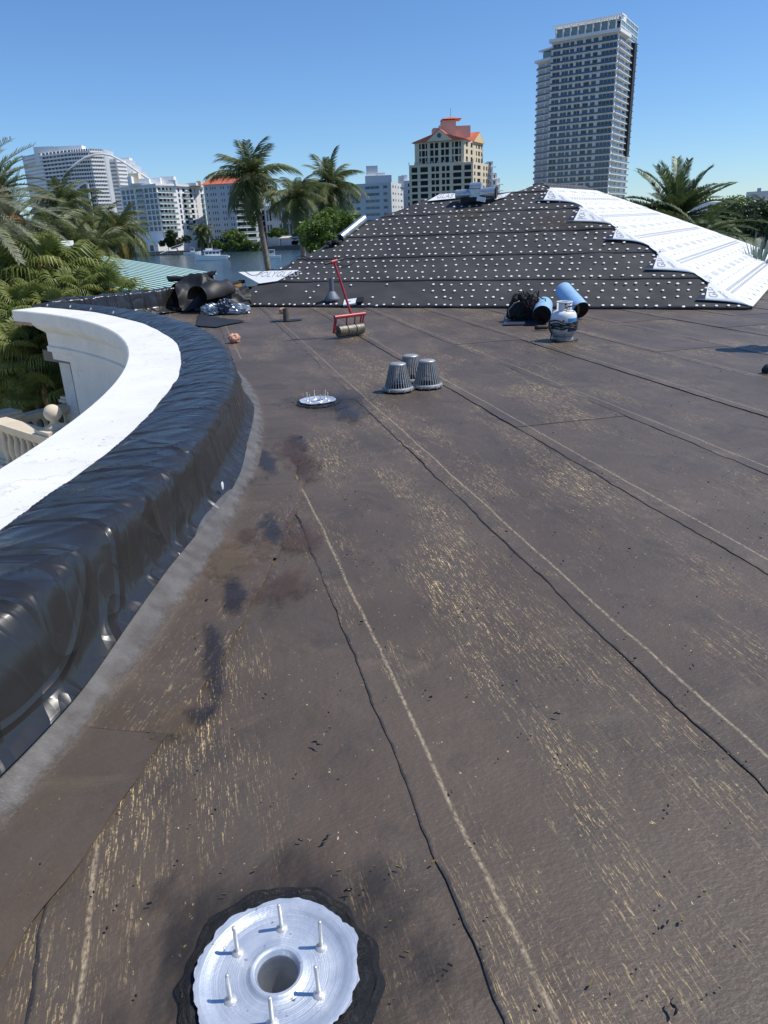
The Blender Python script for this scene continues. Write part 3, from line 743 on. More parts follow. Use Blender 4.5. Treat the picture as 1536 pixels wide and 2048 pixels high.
# ================================================================== THINGS ON THE ROOF
def stud_ring(name, label, c, rp, studs, seed, tar_r, rz):
    t = thing(name, label, 'roof drain', (c.x, c.y, .02), rz)
    b = MB()                                               # torn-edged flange and dished bowl
    prof = [(1.0, .004), (.93, .004), (.86, .001), (.80, -.004), (.70, -.006), (.45, -.006), (.37, -.004), (.32, .003), (.28, .002), (.235, -.014), (.205, -.04), (.195, -.20), (.001, -.20)]
    prof = [(r * rp, z + .012) for r, z in prof]
    def P(a, s):
        x = s * (len(prof) - 1); j = min(int(x), len(prof) - 2); f = x - j
        R = prof[j][0] * (1 - f) + prof[j + 1][0] * f; z = prof[j][1] * (1 - f) + prof[j + 1][1] * f; th = 2 * math.pi * a
        if j == 0:
            e = (1 - f); R += e * rp * (.09 * nz(math.cos(th) * 2.2, math.sin(th) * 2.2, seed) + .035 * nz(math.cos(th) * 7, math.sin(th) * 7, seed) + .03 * nz(math.cos(th) * 30, math.sin(th) * 24, seed))
        return (R * math.cos(th), R * math.sin(th), z)
    b.grid(P, 120, 48); b.f = [f[::-1] for f in b.f]; b.build('drain_bowl', 'drain', t, smooth=True)
    b = MB(); b.lathe([(.19 * rp, -.175), (.001, -.174)], 24); b.build('drain_pipe_mouth', 'tank_grey', t)
    for k in range(studs):
        a = 2 * math.pi * k / studs + .35; x, y = .60 * rp * math.cos(a), .60 * rp * math.sin(a)
        lean = Matrix.Translation((x, y, .006)) @ Matrix.Rotation(k * 1.1, 4, 'Z') @ Matrix.Rotation(rnd.uniform(-.06, .06), 4, 'X') @ Matrix.Rotation(rnd.uniform(-.06, .06), 4, 'Y')
        b = MB(); b.lathe([(.014, 0), (.013, .003), (.009, .006), (.0046, .008)] + [(.0046 if q % 2 else .0040, .010 + q * .0019) for q in range(36)] + [(.0036, .080), (.001, .081)], 12, mat=lean); b.build('stud', 'bolt', t, smooth=True)
    # lumpy tar collar
    b = MB()
    def Q(a, s):
        th = 2 * math.pi * a; w_ = tar_r * (1 + .55 * nz(math.cos(th) * 1.3, math.sin(th) * 1.3, seed + 3) + .3 * nz(math.cos(th) * 4, math.sin(th) * 4, seed))
        r = rp * .93 + s * w_; hgt = .009 * math.sin(math.pi * min(1, s * 1.25 + .12)) ** .7 if s < .72 else .016 * max(0, (1 - s) / .28) * .6
        n1 = nz(r * 30 * math.cos(th), r * 30 * math.sin(th), seed); n2 = nz(r * 75 * math.cos(th), r * 75 * math.sin(th), seed)
        return (r * math.cos(th), r * math.sin(th), -.006 + hgt * (1.0 + .7 * n1) + .003 * n2 * (1 if s < .9 else 0))
    b.grid(Q, 170, 26); b.f = [f[::-1] for f in b.f]; b.build('tar_collar', 'tar_ring', t, smooth=True)
    return t
c = G(557, 1962); stud_ring('roof_drain', 'open aluminium roof drain with six upright studs and wet black tar collar', c, .182, 6, 2.0, .060, .2); blob(c.x + .03, c.y + .03, .43, .40, 0, .0215, 31).build('tar_smear', 'stain_black', flat_roof)
c = G(636, 807); stud_ring('roof_drain', 'open aluminium roof drain beside the three grey dome strainers', c, .172, 6, 5.0, .055, .5); blob(c.x + .12, c.y, .50, .42, 0, .0225, 37).build('tar_smear', 'stain_black', flat_roof)

def strainer(c, label, rz):
    t = thing('drain_strainer', label, 'strainer', (c.x, c.y, .02), rz, 'cast drain dome strainers standing together')
    Rb, Rt, Hh = .150, .078, .262
    b = MB(); b.lathe([(Rb - .035, 0), (Rb, 0), (Rb + .002, .012), (Rb - .002, .026), (Rb - .020, .034), (Rb - .035, .030)], 40); b.lathe([(Rb - .035, .03), (Rb - .035, 0)], 40); b.build('base_ring', 'alum', t, smooth=False)
    b = MB(); b.lathe([(Rt + .004, Hh - .022), (Rt + .006, Hh - .008), (Rt - .004, Hh), (.03, Hh + .004), (.001, Hh + .005)], 32); b.build('top_cap', 'alum', t, smooth=True)
    n = 30; rib = MB(); d = Vector((Rt - Rb + .018, 0, Hh - .012)); 
    mm = Matrix(((1, 0, 0, 0), (0, 1, 0, 0), (0, 0, 1, 0), (0, 0, 0, 1)))
    i = rib.add([(Rb - .030, -.0036, .026), (Rb - .012, -.0036, .026), (Rb - .012, .0036, .026), (Rb - .030, .0036, .026), (Rt - .012, -.0030, Hh - .012), (Rt + .003, -.0030, Hh - .012), (Rt + .003, .0030, Hh - .012), (Rt - .012, .0030, Hh - .012)])
    for q in ((3, 2, 1, 0), (4, 5, 6, 7), (0, 1, 5, 4), (1, 2, 6, 5), (2, 3, 7, 6), (3, 0, 4, 7)): rib.face([i + k for k in q])
    me = rib.mesh('rib', 'alum')
    for k in range(n): link('rib', me, t, rot=(0, 0, 2 * math.pi * k / n))
    lug = MB(); lug.box((Rb - .006, -.010, .0), (Rb + .010, .010, .022)); lm_ = lug.mesh('lug', 'alum')
    for k in range(12): link('lug', lm_, t, rot=(0, 0, 2 * math.pi * (k + .5) / 12))
strainer(G(797, 783), 'grey cast dome strainer closest to the small far roof drain', .1)
strainer(G(855, 776), 'grey cast dome strainer of the trio standing farthest from the roof drain', .3)
strainer(G(822, 764), 'grey cast dome strainer tucked behind the two others', .2)

# red seam roller
a, c2 = G(673, 678), G(728, 670); ctr = (a + c2) / 2
t = thing('seam_roller', 'red steel push roller with T handle standing on the membrane', 'roller', (ctr.x, ctr.y, .02), math.atan2(c2.y - a.y, c2.x - a.x))
R_ = .085
for k in range(3):
    b = MB(); x0 = -.225 + .152 * k
    b.lathe([(.02, 0), (R_ - .006, 0), (R_, .006), (R_, .140), (R_ - .006, .146), (.02, .146)], 28, mat=Matrix.Translation((x0, 0, R_)) @ Matrix.Rotation(rad(90), 4, 'Y')); b.build('roller_drum', 'steel_worn', t, smooth=False)
MB().tube([(-.30, .0, R_), (.25, .0, R_)], .014, 10).build('axle', 'steel_worn', t)
bz, by = .30, -.05
MB().tube([(-.30, by, bz), (.255, by, bz)], .027, 14).build('crossbar', 'red', t, smooth=False)
for x in (-.285, -.262, .19, .235): MB().tube([(x, by, bz), (x - .02, -.0, R_ - .02)], .012, 8).build('fork', 'red', t)
for x in (-.075, .075): MB().tube([(x, by, bz), (x + .012, 0, R_ * 1.95)], .010, 8).build('strut', 'red', t)
top = (-.20, .02, 1.06)
h = MB(); h.tube([(0, by, bz + .02), top], .0175, 12); hb = h.build('handle_bar', 'red', t)
MB().tube([(-.36, .02, 1.04), (-.04, .02, 1.09)], .017, 12).build('grip', 'rubber', hb)
MB().tube([(-.25, .02, 1.058), (-.15, .02, 1.074)], .024, 12).build('grip_clamp', 'red', hb)

# vent pipe with flashing on the slope
u, s = us(665, 600); p = FP(u, s, .02)
t = thing('vent_pipe', 'short lead vent pipe with conical flashing on the felt slope', 'vent pipe', p)
MB().lathe([(.17, -.03), (.155, .02), (.09, .12), (.055, .16), (.05, .16)], 20).build('flashing', 'lead', t, smooth=True)
MB().lathe([(.048, .12), (.048, .42), (.040, .42), (.040, .30), (.001, .30)], 18).build('pipe', 'lead', t, smooth=False)
u, s = us(705, 608); p = FP(u, s, .03)
t = thing('paper_packet', 'white paper packet with black end lying at the foot of the felt slope', 'packet', p); t.rotation_euler = (FNRM.to_track_quat('Z', 'Y').to_matrix().to_4x4() @ Matrix.Rotation(rad(15), 4, 'Z')).to_euler()
MB().box((-.17, -.10, 0), (.10, .10, .035)).build('wrapper', 'white_sheet', t); MB().box((.1005, -.095, 0), (.24, .09, .05)).build('black_end', 'rubber', t)
b = MB(); b.box((-.09, -.03, .0352), (-.02, .03, .0362)); b.build('print', 'print', t)
# pipe stub, crumpled wrapper, chip of mortar
p = G(573, 643); t = thing('pipe_stub', 'short rusty pipe stub rising from the flat roof', 'pipe', (p.x, p.y, .01))
MB().lathe([(.055, 0), (.055, .22), (.047, .22), (.047, .05), (.001, .05)], 16).build('pipe', 'steel_worn', t)
b = blob(0, 0, .30, .16, 0, .014, 3); b.build('tar_patch', 'tar', t)
def lump(name, label, cat, p, r, mat, seed, flat=.8):
    b = MB()
    def P(a, s):
        th, ph = 2 * math.pi * a, math.pi * (.02 + .96 * s); d = Vector((math.sin(ph) * math.cos(th), math.sin(ph) * math.sin(th), math.cos(ph)))
        q = r * (1 + .35 * (1 - 2.5 * abs(nz(d.x * 1.7 + seed, d.y * 1.7, d.z * 1.7))))
        return (d.x * q, d.y * q, max(0, d.z * q * flat + r * .75))
    b.grid(P, 22, 14); o = b.build(name, mat); o.location = (p.x, p.y, .018); return tag(o, label, cat)
lump('crumpled_wrapper', 'small crumpled orange and white wrapper beside the plastic film', 'litter', G(470, 687), .075, 'orange', 4)
lump('mortar_chip', 'small pale orange mortar chip behind the pipe stub', 'litter', G(566, 628), .06, 'orange', 8)
# black work boot toe at the frame edge belongs to no one in view: a glove-like boot lying on the roof
p = G(1536, 747)
t = thing('work_boot', 'black rubber work boot lying on the lapped membrane', 'boot', (p.x + .07, p.y, .015), rad(100))
b = MB()
def P(a, s):
    th = 2 * math.pi * a; x = -.15 + .30 * s; wd = .048 * (1 - .25 * abs(s - .6)) * min(1, math.sin(math.pi * (.04 + .92 * s)) * 2.2); hh = (.055 + .05 * max(0, .45 - s) * 2) * min(1, math.sin(math.pi * (.04 + .92 * s)) * 2.0)
    return (math.cos(th) * wd, x, .03 + max(-.03, math.sin(th) * hh))
b.grid(P, 20, 18); b.build('upper', 'rubber', t, smooth=True)
MB().tube([(0, -.09, .05), (0, -.10, .15), (.01, -.105, .24)], [.048, .052, .058], 14).build('shaft', 'rubber', t, smooth=True)
b = MB(); b.prism([(.045 * math.cos(k * .5236) * (1.0 if k not in (3, 9) else 1), .155 * math.sin(k * .5236)) for k in range(12)], 0, .018); b.build('sole', 'rubber', t)

# gas cylinder with hose
p = G(1125, 682); t = thing('gas_cylinder', 'white propane cylinder with blue label and black hose wound round it', 'gas cylinder', (p.x, p.y, .02), rad(8)); t.scale = (.95, .95, .83)
R_ = .178
MB().lathe([(.13, .0), (.145, .0), (.145, .055), (.125, .06)], 30).build('foot_ring', 'tank_grey', t, smooth=False)
MB().lathe([(.08, .045), (.14, .058), (R_ - .01, .10), (R_, .135), (R_, .140)], 36).build('lower_body', 'tank_grey', t, smooth=True)
body = MB().lathe([(R_, .140), (R_, .365), (R_ - .008, .405), (.150, .445), (.10, .468), (.055, .475), (.03, .476)], 36).build('body', 'tank_white', t, smooth=True)
def label_patch(a0, a1, z0, z1, mat):
    b = MB(); b.grid(lambda a, s: ((R_ + .0015) * math.cos(rad(a0 + (a1 - a0) * a)), (R_ + .0015) * math.sin(rad(a0 + (a1 - a0) * a)), z0 + (z1 - z0) * s), 16, 1)
    return b.build('label', mat, body, smooth=True)
label_patch(-92, -25, .27, .352, 'tank_blue'); label_patch(-92, -20, .145, .215, 'tank_navy'); label_patch(-92, -20, .235, .262, 'tank_navy')
b = MB()
for a0, z0 in ((-112, .315),):
    i = b.add([((R_ + .002) * math.cos(rad(a0 + dx)), (R_ + .002) * math.sin(rad(a0 + dx)), z0 + dz) for dx, dz in ((-6, 0), (0, -.024), (6, 0), (0, .024))]); b.face((i, i + 1, i + 2, i + 3))
b.build('hazard_diamond', 'red_label', body)
b = MB()
for k in range(7): b.box((-.11 + k * .012, -R_ - .001, .160 + .0), (-.103 + k * .012, -R_ * .86, .166))
b.build('label_print', 'print', body)
b = MB()                                                    # collar guard: two raised plates and a top ring
for a0, a1 in ((30, 150), (200, 250), (290, 340)):
    def P(a, s, a0=a0, a1=a1):
        th = rad(a0 + (a1 - a0) * a); return (.105 * math.cos(th), .105 * math.sin(th), .455 + .13 * s)
    b.grid(P, 14, 3)
o = b.build('collar', 'tank_white', t, smooth=True); md = o.modifiers.new('thick', 'SOLIDIFY'); md.thickness = .006
b = MB(); b.tube([(.105 * math.cos(rad(k * 12)), .105 * math.sin(rad(k * 12)), .590) for k in range(31)], .011, 8, False); b.build('collar_rim', 'tank_white', t, smooth=True)
b = MB(); b.lathe([(.022, .47), (.022, .52), (.03, .525), (.03, .545), (.001, .55)], 14); b.tube([(0, 0, .515), (.0, -.075, .515)], .013, 8); b.build('valve', 'brass', t)
MB().lathe([(.034, .548), (.036, .556), (.034, .568), (.001, .57)], 14).build('valve_knob', 'rubber', t)
hp = [(0, -.08, .515), (.03, -.13, .53), (.14, -.12, .55), (.20, -.03, .50), (.225, .03, .40)]
for k in range(86):
    a = rad(20 - k * 19.5); z = .30 - k * .0013 - .030 * math.sin(k * .52) + .012 * math.sin(k * 1.7)
    r = R_ + .014 + .012 * (k % 19) / 19
    hp.append((r * math.cos(a), r * math.sin(a), z))
hp += [(-.20, -.08, .12), (-.22, -.11, .03), (-.12, -.22, .012), (.02, -.24, .012), (.15, -.17, .012), (.19, -.05, .012)]
sm = []                                                    # smooth the hose path
for k in range(len(hp) - 1):
    for f in (0, .5): sm.append(tuple(hp[k][j] * (1 - f) + hp[k + 1][j] * f for j in range(3)))
MB().tube(sm, .0105, 7).build('hose', 'rubber', t, smooth=True)
p = G(1085, 662); t = thing('torch_handle', 'brown wooden torch handle lying beside the gas cylinder', 'torch', (p.x, p.y, .02), rad(4))
MB().lathe([(.012, -.12), (.032, -.115), (.034, -.06), (.030, 0), (.034, .06), (.022, .085), (.010, .09)], 16, mat=Matrix.Translation((0, 0, .034)) @ Matrix.Rotation(rad(90), 4, 'Y')).build('grip', 'char', t, smooth=True)
MB().tube([(.085, 0, .034), (.16, .0, .036), (.26, .02, .03)], .009, 8).build('pipe', 'steel_worn', t)
# blue rolls
def roll(name, label, p, q, r, zc, hollow):
    t = thing(name, label, 'roofing roll', (p.x, p.y, .02)); d = Vector((q[0], q[1], q[2])); L = d.length
    mm = Matrix.Translation((0, 0, zc)) @ d.to_track_quat('Z', 'Y').to_matrix().to_4x4()
    b = MB(); b.lathe([(r * .55, 0), (r * .97, 0), (r, .02), (r * 1.01, L * .3), (r * .99, L * .7), (r, L - .02), (r * .96, L)], 32, mat=mm); b.build('film_wrap', 'blue_roll', t, smooth=False)
    b = MB()
    for k in range(9): b.lathe([(r * (.56 + .05 * k), -.004 + .003 * (k % 2)), (r * (.59 + .05 * k), -.004 + .003 * (k % 2))], 32, mat=mm)
    b.lathe([(r * .56, .0), (r * .56, .2)], 28, mat=mm); b.lathe([(r * .56, .2), (.001, .2)], 28, mat=mm); b.build('rolled_layers', 'rubber', t)
    return t
p = G(1083, 652); roll('membrane_roll', 'light blue membrane roll lying end-on beside the black tool bag', p, (.21, .84, .05), .145, .145, True)
p = G(1160, 640); roll('membrane_roll', 'light blue membrane roll leaning up the felt slope behind the gas cylinder', p, (-.16, .58, .27), .145, .135, True)
# tool bag on a navy film offcut
q = [G(1006, 653), G(1078, 652), G(1082, 640), G(1012, 632)]
b = MB(); i = b.add([(v.x, v.y, .028 + .004 * k) for k, v in enumerate(q)]); b.face((i, i + 1, i + 2, i + 3)); o = b.build('film_offcut', 'navy_film'); md = o.modifiers.new('thick', 'SOLIDIFY'); md.thickness = .008
tag(o, 'flat navy printed film offcut lying under the black tool bag', 'film')
p = G(1049, 643); t = thing('tool_bag', 'open black nylon tool bag with ropes and a red handle inside', 'bag', (p.x, p.y, .04), rad(-6))
b = MB()
def P(a, s):
    th = 2 * math.pi * a; prof = [(.8, 0), (1.0, .06), (1.02, .14), (.92, .24), (.78, .32), (.55, .35), (.2, .34), (.01, .34)]; x = s * 7; j = min(int(x), 6); f = x - j
    R = prof[j][0] * (1 - f) + prof[j + 1][0] * f; z = prof[j][1] * (1 - f) + prof[j + 1][1] * f
    w_ = 1 + .22 * nz(math.cos(th) * 1.6, math.sin(th) * 1.6, z * 6) + .08 * nz(math.cos(th) * 5, math.sin(th) * 5, z * 14)
    return (R * .27 * w_ * math.cos(th), R * .17 * w_ * math.sin(th), z * (1 + .25 * nz(math.cos(th) * 2 + 4, math.sin(th) * 2, 3)) + .04 * nz(th * 3, z * 20))
b.grid(P, 60, 36); b.build('body', 'bag', t, smooth=True)
for k in range(9):
    b = MB(); x0 = rnd.uniform(-.2, .1); b.tube([(x0 + .22 * f + .05 * math.sin(f * 6 + k), -.13 + .06 * math.sin(f * 3 + k) - .03, .12 + .28 * math.sin(math.pi * f) * rnd.uniform(.8, 1.2)) for f in [q / 9 for q in range(10)]], .010, 6)
    b.build('rope', 'bag', t, smooth=True)
for k in range(5):
    b = MB(); b.tube([(-.06 + .03 * k, -.02, .30), (-.10 + .05 * k + .02, -.03 + .02 * k, .44 - .03 * abs(k - 1))], [.02, .008], 7); b.build('tool', 'bag', t)
MB().tube([(.02, -.17, .20), (.12, -.16, .27)], .018, 8).build('handle', 'red_label', t)
b = MB(); b.tube([(-.25, -.12, .05), (-.28, -.14, .16), (-.18, -.15, .27), (-.10, -.16, .30)], .007, 6); b.build('cord', 'canvas', t, smooth=True)

# roll of sheet metal on the slope
pa, pb = us(682, 484), us(729, 446)
a, c2 = FP(*pa, .02), FP(*pb, .02); d = c2 - a
t = thing('sheet_metal_roll', 'long shiny galvanised tube lying up the left edge of the felt slope', 'metal tube', a)
mm = Matrix.Translation((0, 0, .075)) @ d.to_track_quat('Z', 'Y').to_matrix().to_4x4()
MB().lathe([(.085, 0), (.088, .01), (.088, d.length), (.078, d.length), (.078, .3), (.001, .3)], 22, mat=mm).build('tube', 'galv', t, smooth=False)
MB().lathe([(.086, .0), (.001, -.002)], 20, mat=mm).build('end_cap', 'dark', t)
p = FP(*us(668, 492), .02); t = thing('rag_heap', 'small black rag heap at the lower end of the metal tube', 'rag', p)
for k in range(4):
    b = MB(); b.lathe([(.001, 0), (.09, .02), (.08, .07), (.001, .11)], 9, c=(-.10 + .07 * k, .05 * (k % 2), .02 * (k % 3))); b.build('rag', 'bag', t)
# cord straggling over the slope
b = MB(); pts = []
for k in range(60):
    f = k / 59; x = 490 + 230 * f; y = 545 - 28 * f + 10 * math.sin(f * 9) + 6 * math.sin(f * 23)
    pts.append(FP(*us(x, y), .05))
b.tube(pts, .009, 5); tag(b.build('cord', 'rubber', smooth=True), 'thin black cord straggling over the lower left of the felt slope', 'cord')
# twin gooseneck ducts in the notch of the ridge
p = FP(*us(950, 404), 0); t = thing('roof_duct', 'galvanised twin gooseneck ducts sitting in the notch of the ridge', 'duct', (p.x, p.y, p.z + .02), -TH + rad(6))
t.scale = (.82, .82, .82)
def drum(x0, x1, z, r, m='galv', name='duct_drum', y=0):
    MB().lathe([(r * .9, 0), (r, .01), (r, (x1 - x0) - .01), (r * .9, x1 - x0)], 26, mat=Matrix.Translation((x0, y, z)) @ Matrix.Rotation(rad(90), 4, 'Y')).build(name, m, t, smooth=False)
drum(-.56, -.10, .19, .135); drum(.16, .60, .20, .145, y=-.05)
MB().lathe([(.16, 0), (.16, .022), (.155, .022)], 24, mat=Matrix.Translation((.61, -.05, .20)) @ Matrix.Rotation(rad(90), 4, 'Y')).build('black_band', 'rubber', t)
drum(-.14, .20, .36, .13, name='duct_elbow'); MB().box((-.135, -.12, .02), (.195, .12, .36)).build('duct_box', 'galv', t)
MB().box((-.36, -.30, -.02), (.30, -.13, .10)).build('opening_frame', 'dark', t)
MB().box((.10, -.34, .02), (.34, -.30, .14), Matrix.Rotation(.2, 4, 'Y')).build('white_flap', 'white_sheet', t)

# person just outside the frame, whose shadow falls across the roof
def skin_mesh(name, V, E, R, mat, parent, root=0):
    me = bpy.data.meshes.new(name); me.from_pydata(V, E, []); me.materials.append(MT[mat])
    o = link(name, me, parent); m = o.modifiers.new('skin', 'SKIN'); m.use_smooth_shade = True
    for k, r in enumerate(R): me.skin_vertices[0].data[k].radius = (r, r * .85) if not isinstance(r, tuple) else r
    me.skin_vertices[0].data[root].use_root = True
    s_ = o.modifiers.new('sub', 'SUBSURF'); s_.levels = 1; s_.render_levels = 2
    return o
PX = 5.30
t = thing('person', 'person in grey shirt and dark trousers standing on the flat roof', 'person', (PX, 8.72, .018), rad(70))
V = [(0, 0, .93), (0, 0, 1.08), (0, 0, 1.28), (0, 0, 1.42), (0, .01, 1.50), (0, .02, 1.60), (0, .02, 1.72),
     (.17, 0, 1.41), (.24, .02, 1.14), (.22, .16, .93), (.21, .21, .86), (-.17, 0, 1.41), (-.25, .0, 1.14), (-.24, .10, .91), (-.23, .14, .84),
     (.09, 0, .88), (.11, .03, .48), (.12, 0, .09), (.13, .14, .04), (-.09, 0, .88), (-.12, .02, .48), (-.13, -.02, .09), (-.14, .12, .04)]
E_ = [(0, 1), (1, 2), (2, 3), (3, 4), (4, 5), (5, 6), (3, 7), (7, 8), (8, 9), (9, 10), (3, 11), (11, 12), (12, 13), (13, 14), (0, 15), (15, 16), (16, 17), (17, 18), (0, 19), (19, 20), (20, 21), (21, 22)]
R_ = [.13, .12, .14, .11, .055, .085, .085, .06, .045, .035, .038, .06, .045, .035, .038, .085, .06, .042, .036, .085, .06, .042, .036]
skin_mesh('body', V, E_, R_, 'skin', t)
sv = [0, 1, 2, 3, 7, 8, 11, 12]; ix = {k: j for j, k in enumerate(sv)}
skin_mesh('shirt', [V[k] for k in sv], [(ix[a], ix[b]) for a, b in E_ if a in ix and b in ix], [R_[k] * 1.16 for k in sv], 'shirt', t)
sv = [0, 15, 16, 17, 19, 20, 21]; ix = {k: j for j, k in enumerate(sv)}
skin_mesh('trousers', [V[k] for k in sv], [(ix[a], ix[b]) for a, b in E_ if a in ix and b in ix], [R_[k] * 1.18 for k in sv], 'trouser', t)
MB().lathe([(.16, 1.66), (.155, 1.665), (.10, 1.675), (.098, 1.74), (.06, 1.79), (.001, 1.80)], 20, c=(0, .02, 0)).build('hat', 'canvas', t, smooth=True)
for x in (.13, -.14):
    MB().tube([(x, -.06, .045), (x, .04, .05), (x, .13, .035), (x, .18, .03)], [.045, .050, .045, .028], 12).build('shoe', 'rubber', t, smooth=True)

# ================================================================== GROUND AND WATER
WZ, GZ, LZ = -8.5, -7.3, -7.4
b = MB(); b.grid(lambda a, s: (-3000 + 6000 * a, -400 + 9000 * s, WZ - 2.0), 1, 1); struct(b.build('ground', 'land'))
b = MB(); b.grid(lambda a, s: (-900 + 1500 * a, 40 + 470 * s, WZ), 1, 1); struct(b.build('water', 'water'))
b = MB(); b.prism([(-300, -60), (60, -60), (60, 46), (-300, 46)], WZ - 2.5, GZ); struct(b.build('garden', 'ground'))
b = MB(); b.prism([(70, 30), (800, 30), (800, 1500), (40, 1500), (40, 330), (70, 150)], WZ - 2.4, LZ); struct(b.build('land', 'land'))
b = MB(); b.prism([(-1500, 800), (-1500, 408), (-230, 408), (-100, 398), (-60, 412), (40, 415), (40.5, 800)], WZ - 2.3, LZ + .2); struct(b.build('far_shore', 'land'))
b = MB(); b.prism([(-1500, 407.6), (-230.1, 407.6), (-100, 397.6), (-60, 411.6), (40, 414.6), (40, 412.9), (-60, 409.6), (-100, 395.6), (-230, 405.6), (-1500, 405.6)][::-1], WZ - 2, LZ + .6); struct(b.build('seawall', 'seawall'))

# ================================================================== BUILDINGS
WIN = {}
def win_mesh(w_, h_, nm, glass, frame):
    key = (round(w_, 1), round(h_, 1), nm, glass, frame)
    if key not in WIN:
        b = MB(); b.box((0, -.05, 0), (w_, .06, h_)); b.cm = 1; fw = .09
        b.box((0, -.11, 0), (w_, -.0525, fw)); b.box((0, -.11, h_ - fw), (w_, -.0525, h_))
        for k in range(nm + 1):
            x = (w_ - fw) * k / nm; b.box((x, -.11, fw + .002), (x + fw, -.0525, h_ - fw - .002))
        WIN[key] = b.mesh('window', [glass, frame])
    return WIN[key]
def frame_of(A, B):
    A, B = Vector((A.x, A.y, 0)), Vector((B.x, B.y, 0)); u = (B - A).normalized(); return A, u, Vector((u.y, -u.x, 0)), (B - A).length, math.atan2(u.y, u.x)
def lmat(A, rz, z=0): return Matrix.Translation((A.x, A.y, z)) @ Matrix.Rotation(rz, 4, 'Z')
class Bld:
    """a building: wall pieces collect into one mesh, each window is its own part"""
    def __init__(s, name, label, P, mat, cat='building'):
        s.root = thing(name, label, cat, (P.x, P.y, LZ)); s.mat = mat; s.w = MB(); s.n = 0
    def facade(s, A, B, z0, fh, n, bays, sill=.9, head=2.5, rec=.35, glass=('glass_a', 'glass_b'), frame='bgrey', zbase=None, top=0.6, nm=2, mesh=None, first=0):
        A, u, wv, L, rz = frame_of(A, B); W = mesh or s.w; m = lmat(A, rz)
        if zbase is not None and zbase < z0: W.box((0, 0, zbase), (L, rec, z0), m)
        for f in range(n):
            z = z0 + f * fh
            W.box((0, 0, z), (L, rec, z + sill), m)
            W.box((0, 0, z + head), (L, rec, z + fh + (top if f == n - 1 else 0)), m)
            x = 0
            for (a, c) in list(bays) + [(1.0, 1.0)]:
                if a * L - x > .02: W.box((x, 0.002, z + sill - .002), (a * L, rec - .002, z + head + .002), m)
                x = c * L
            if f < first: continue
            for (a, c) in bays:
                g = rnd.choice(glass); me = win_mesh((c - a) * L, head - sill, nm if isinstance(nm, int) else max(1, int((c - a) * L / nm)), g, frame)
                p = A + u * (a * L) - wv * (rec * .7); link('window', me, s.root, (p.x - s.root.location.x, p.y - s.root.location.y, z + sill - LZ), (0, 0, rz))
        return A, u, wv, L, rz
    def core(s, pts, z0, z1, inset=.4, mat=None):
        c = sum((Vector((p.x, p.y, 0)) for p in pts), Vector()) / len(pts)
        q = [(p.x + (c.x - p.x) * .03, p.y + (c.y - p.y) * .03) for p in pts]
        b = MB(); b.prism(q, z0, z1); b.build('core', mat or 'dark', s.root, world=True)
    def bands(s, A, B, z0, fh, n, out, th=.3, name='floor_slab', mat=None, rail=None, rh=1.05, a=0.0, c=1.0):
        A, u, wv, L, rz = frame_of(A, B); me = MB(); me.box((a * L, -out, -th), (c * L, .05, 0)); me = me.mesh(name, mat or s.mat)
        rm = None
        if rail: r = MB(); r.box((a * L, -out + .03, .002), (c * L, -out + .09, rh)); rm = r.mesh('railing', rail)
        for f in range(n):
            loc = (A.x - s.root.location.x, A.y - s.root.location.y, z0 + f * fh - LZ)
            link(name, me, s.root, loc, (0, 0, rz))
            if rm: link('railing', rm, s.root, loc, (0, 0, rz))
    def part(s, name, mat, a, b_, A=None, rz=0.0):
        m = MB(); m.box(a, b_, lmat(A, rz) if A is not None else None); return m.build(name, mat, s.root, world=True)
    def done(s): s.w.build('wall', s.mat, s.root, world=True)
def back(A, B, d):
    _, u, wv, L, rz = frame_of(A, B); return A - wv * d, B - wv * d
def fr(lst, x0, x1): return [((a - x0) / (x1 - x0), (c - x0) / (x1 - x0)) for a, c in lst]

# ---- glass tower
L_, C_, R_ = D(1104, 85, 366), D(1238, 64.5, 350), D(1273, 90, 378)
zt = C_.z; fh = (D(1238, 70, 350).z - D(1222, 373, 350).z) / 21.6
T = Bld('glass_tower', 'tall blue glass tower with white floor slabs and rooftop pergola', C_, 'bwhite', 'tower')
nF = 24; z0 = zt - nF * fh
BL, BR = back(L_, C_, 26)
T.core([L_, C_, R_, BL], z0 - 40, zt - .5, mat='bblue')
bays = fr([(420, 505), (525, 600), (610, 655), (680, 750), (775, 840), (860, 915), (950, 1115)], 405, 1125)
T.facade(L_, C_, z0, fh, nF, bays, sill=.35, head=fh - .45, rec=.5, nm=1.4, zbase=z0 - 40, top=0, frame='bwhite', glass=('glass_a', 'glass_a', 'glass_b'))
T.facade(C_, R_, z0, fh, nF, [(.05, .40), (.45, .66), (.86, .98)], sill=.3, head=fh - .4, rec=.5, nm=1.6, zbase=z0 - 40, top=0, frame='bwhite', glass=('glass_a', 'glass_c'))
T.bands(L_, C_, z0 + fh, fh, nF, .8, .24, rail='rail_dk', rh=.7)
T.bands(C_, R_, z0 + fh, fh, nF, .9, .24, rail='rail_dk', rh=.7)
Au, u_, wv_, Lw, rz_ = frame_of(L_, C_); up = lmat(Au, rz_)
def tbox(name, mat, a, b_, M_): m = MB(); m.box(a, b_, M_); return m.build(name, mat, T.root, world=True)
tbox('roof_slab', 'bwhite', (-.6, -2.0, zt + .02), (Lw + 1.2, 14, zt + 1.3), up)
tbox('penthouse_glass', 'rail', (1.5, 1.5, zt + 1.302), (Lw - 2, 12, zt + 5.2), up)
for k in range(9): tbox('pergola_post', 'bwhite', (1.2 + k * (Lw - 3) / 8, .4, zt + 1.302), (1.7 + k * (Lw - 3) / 8, .9, zt + 5.4), up)
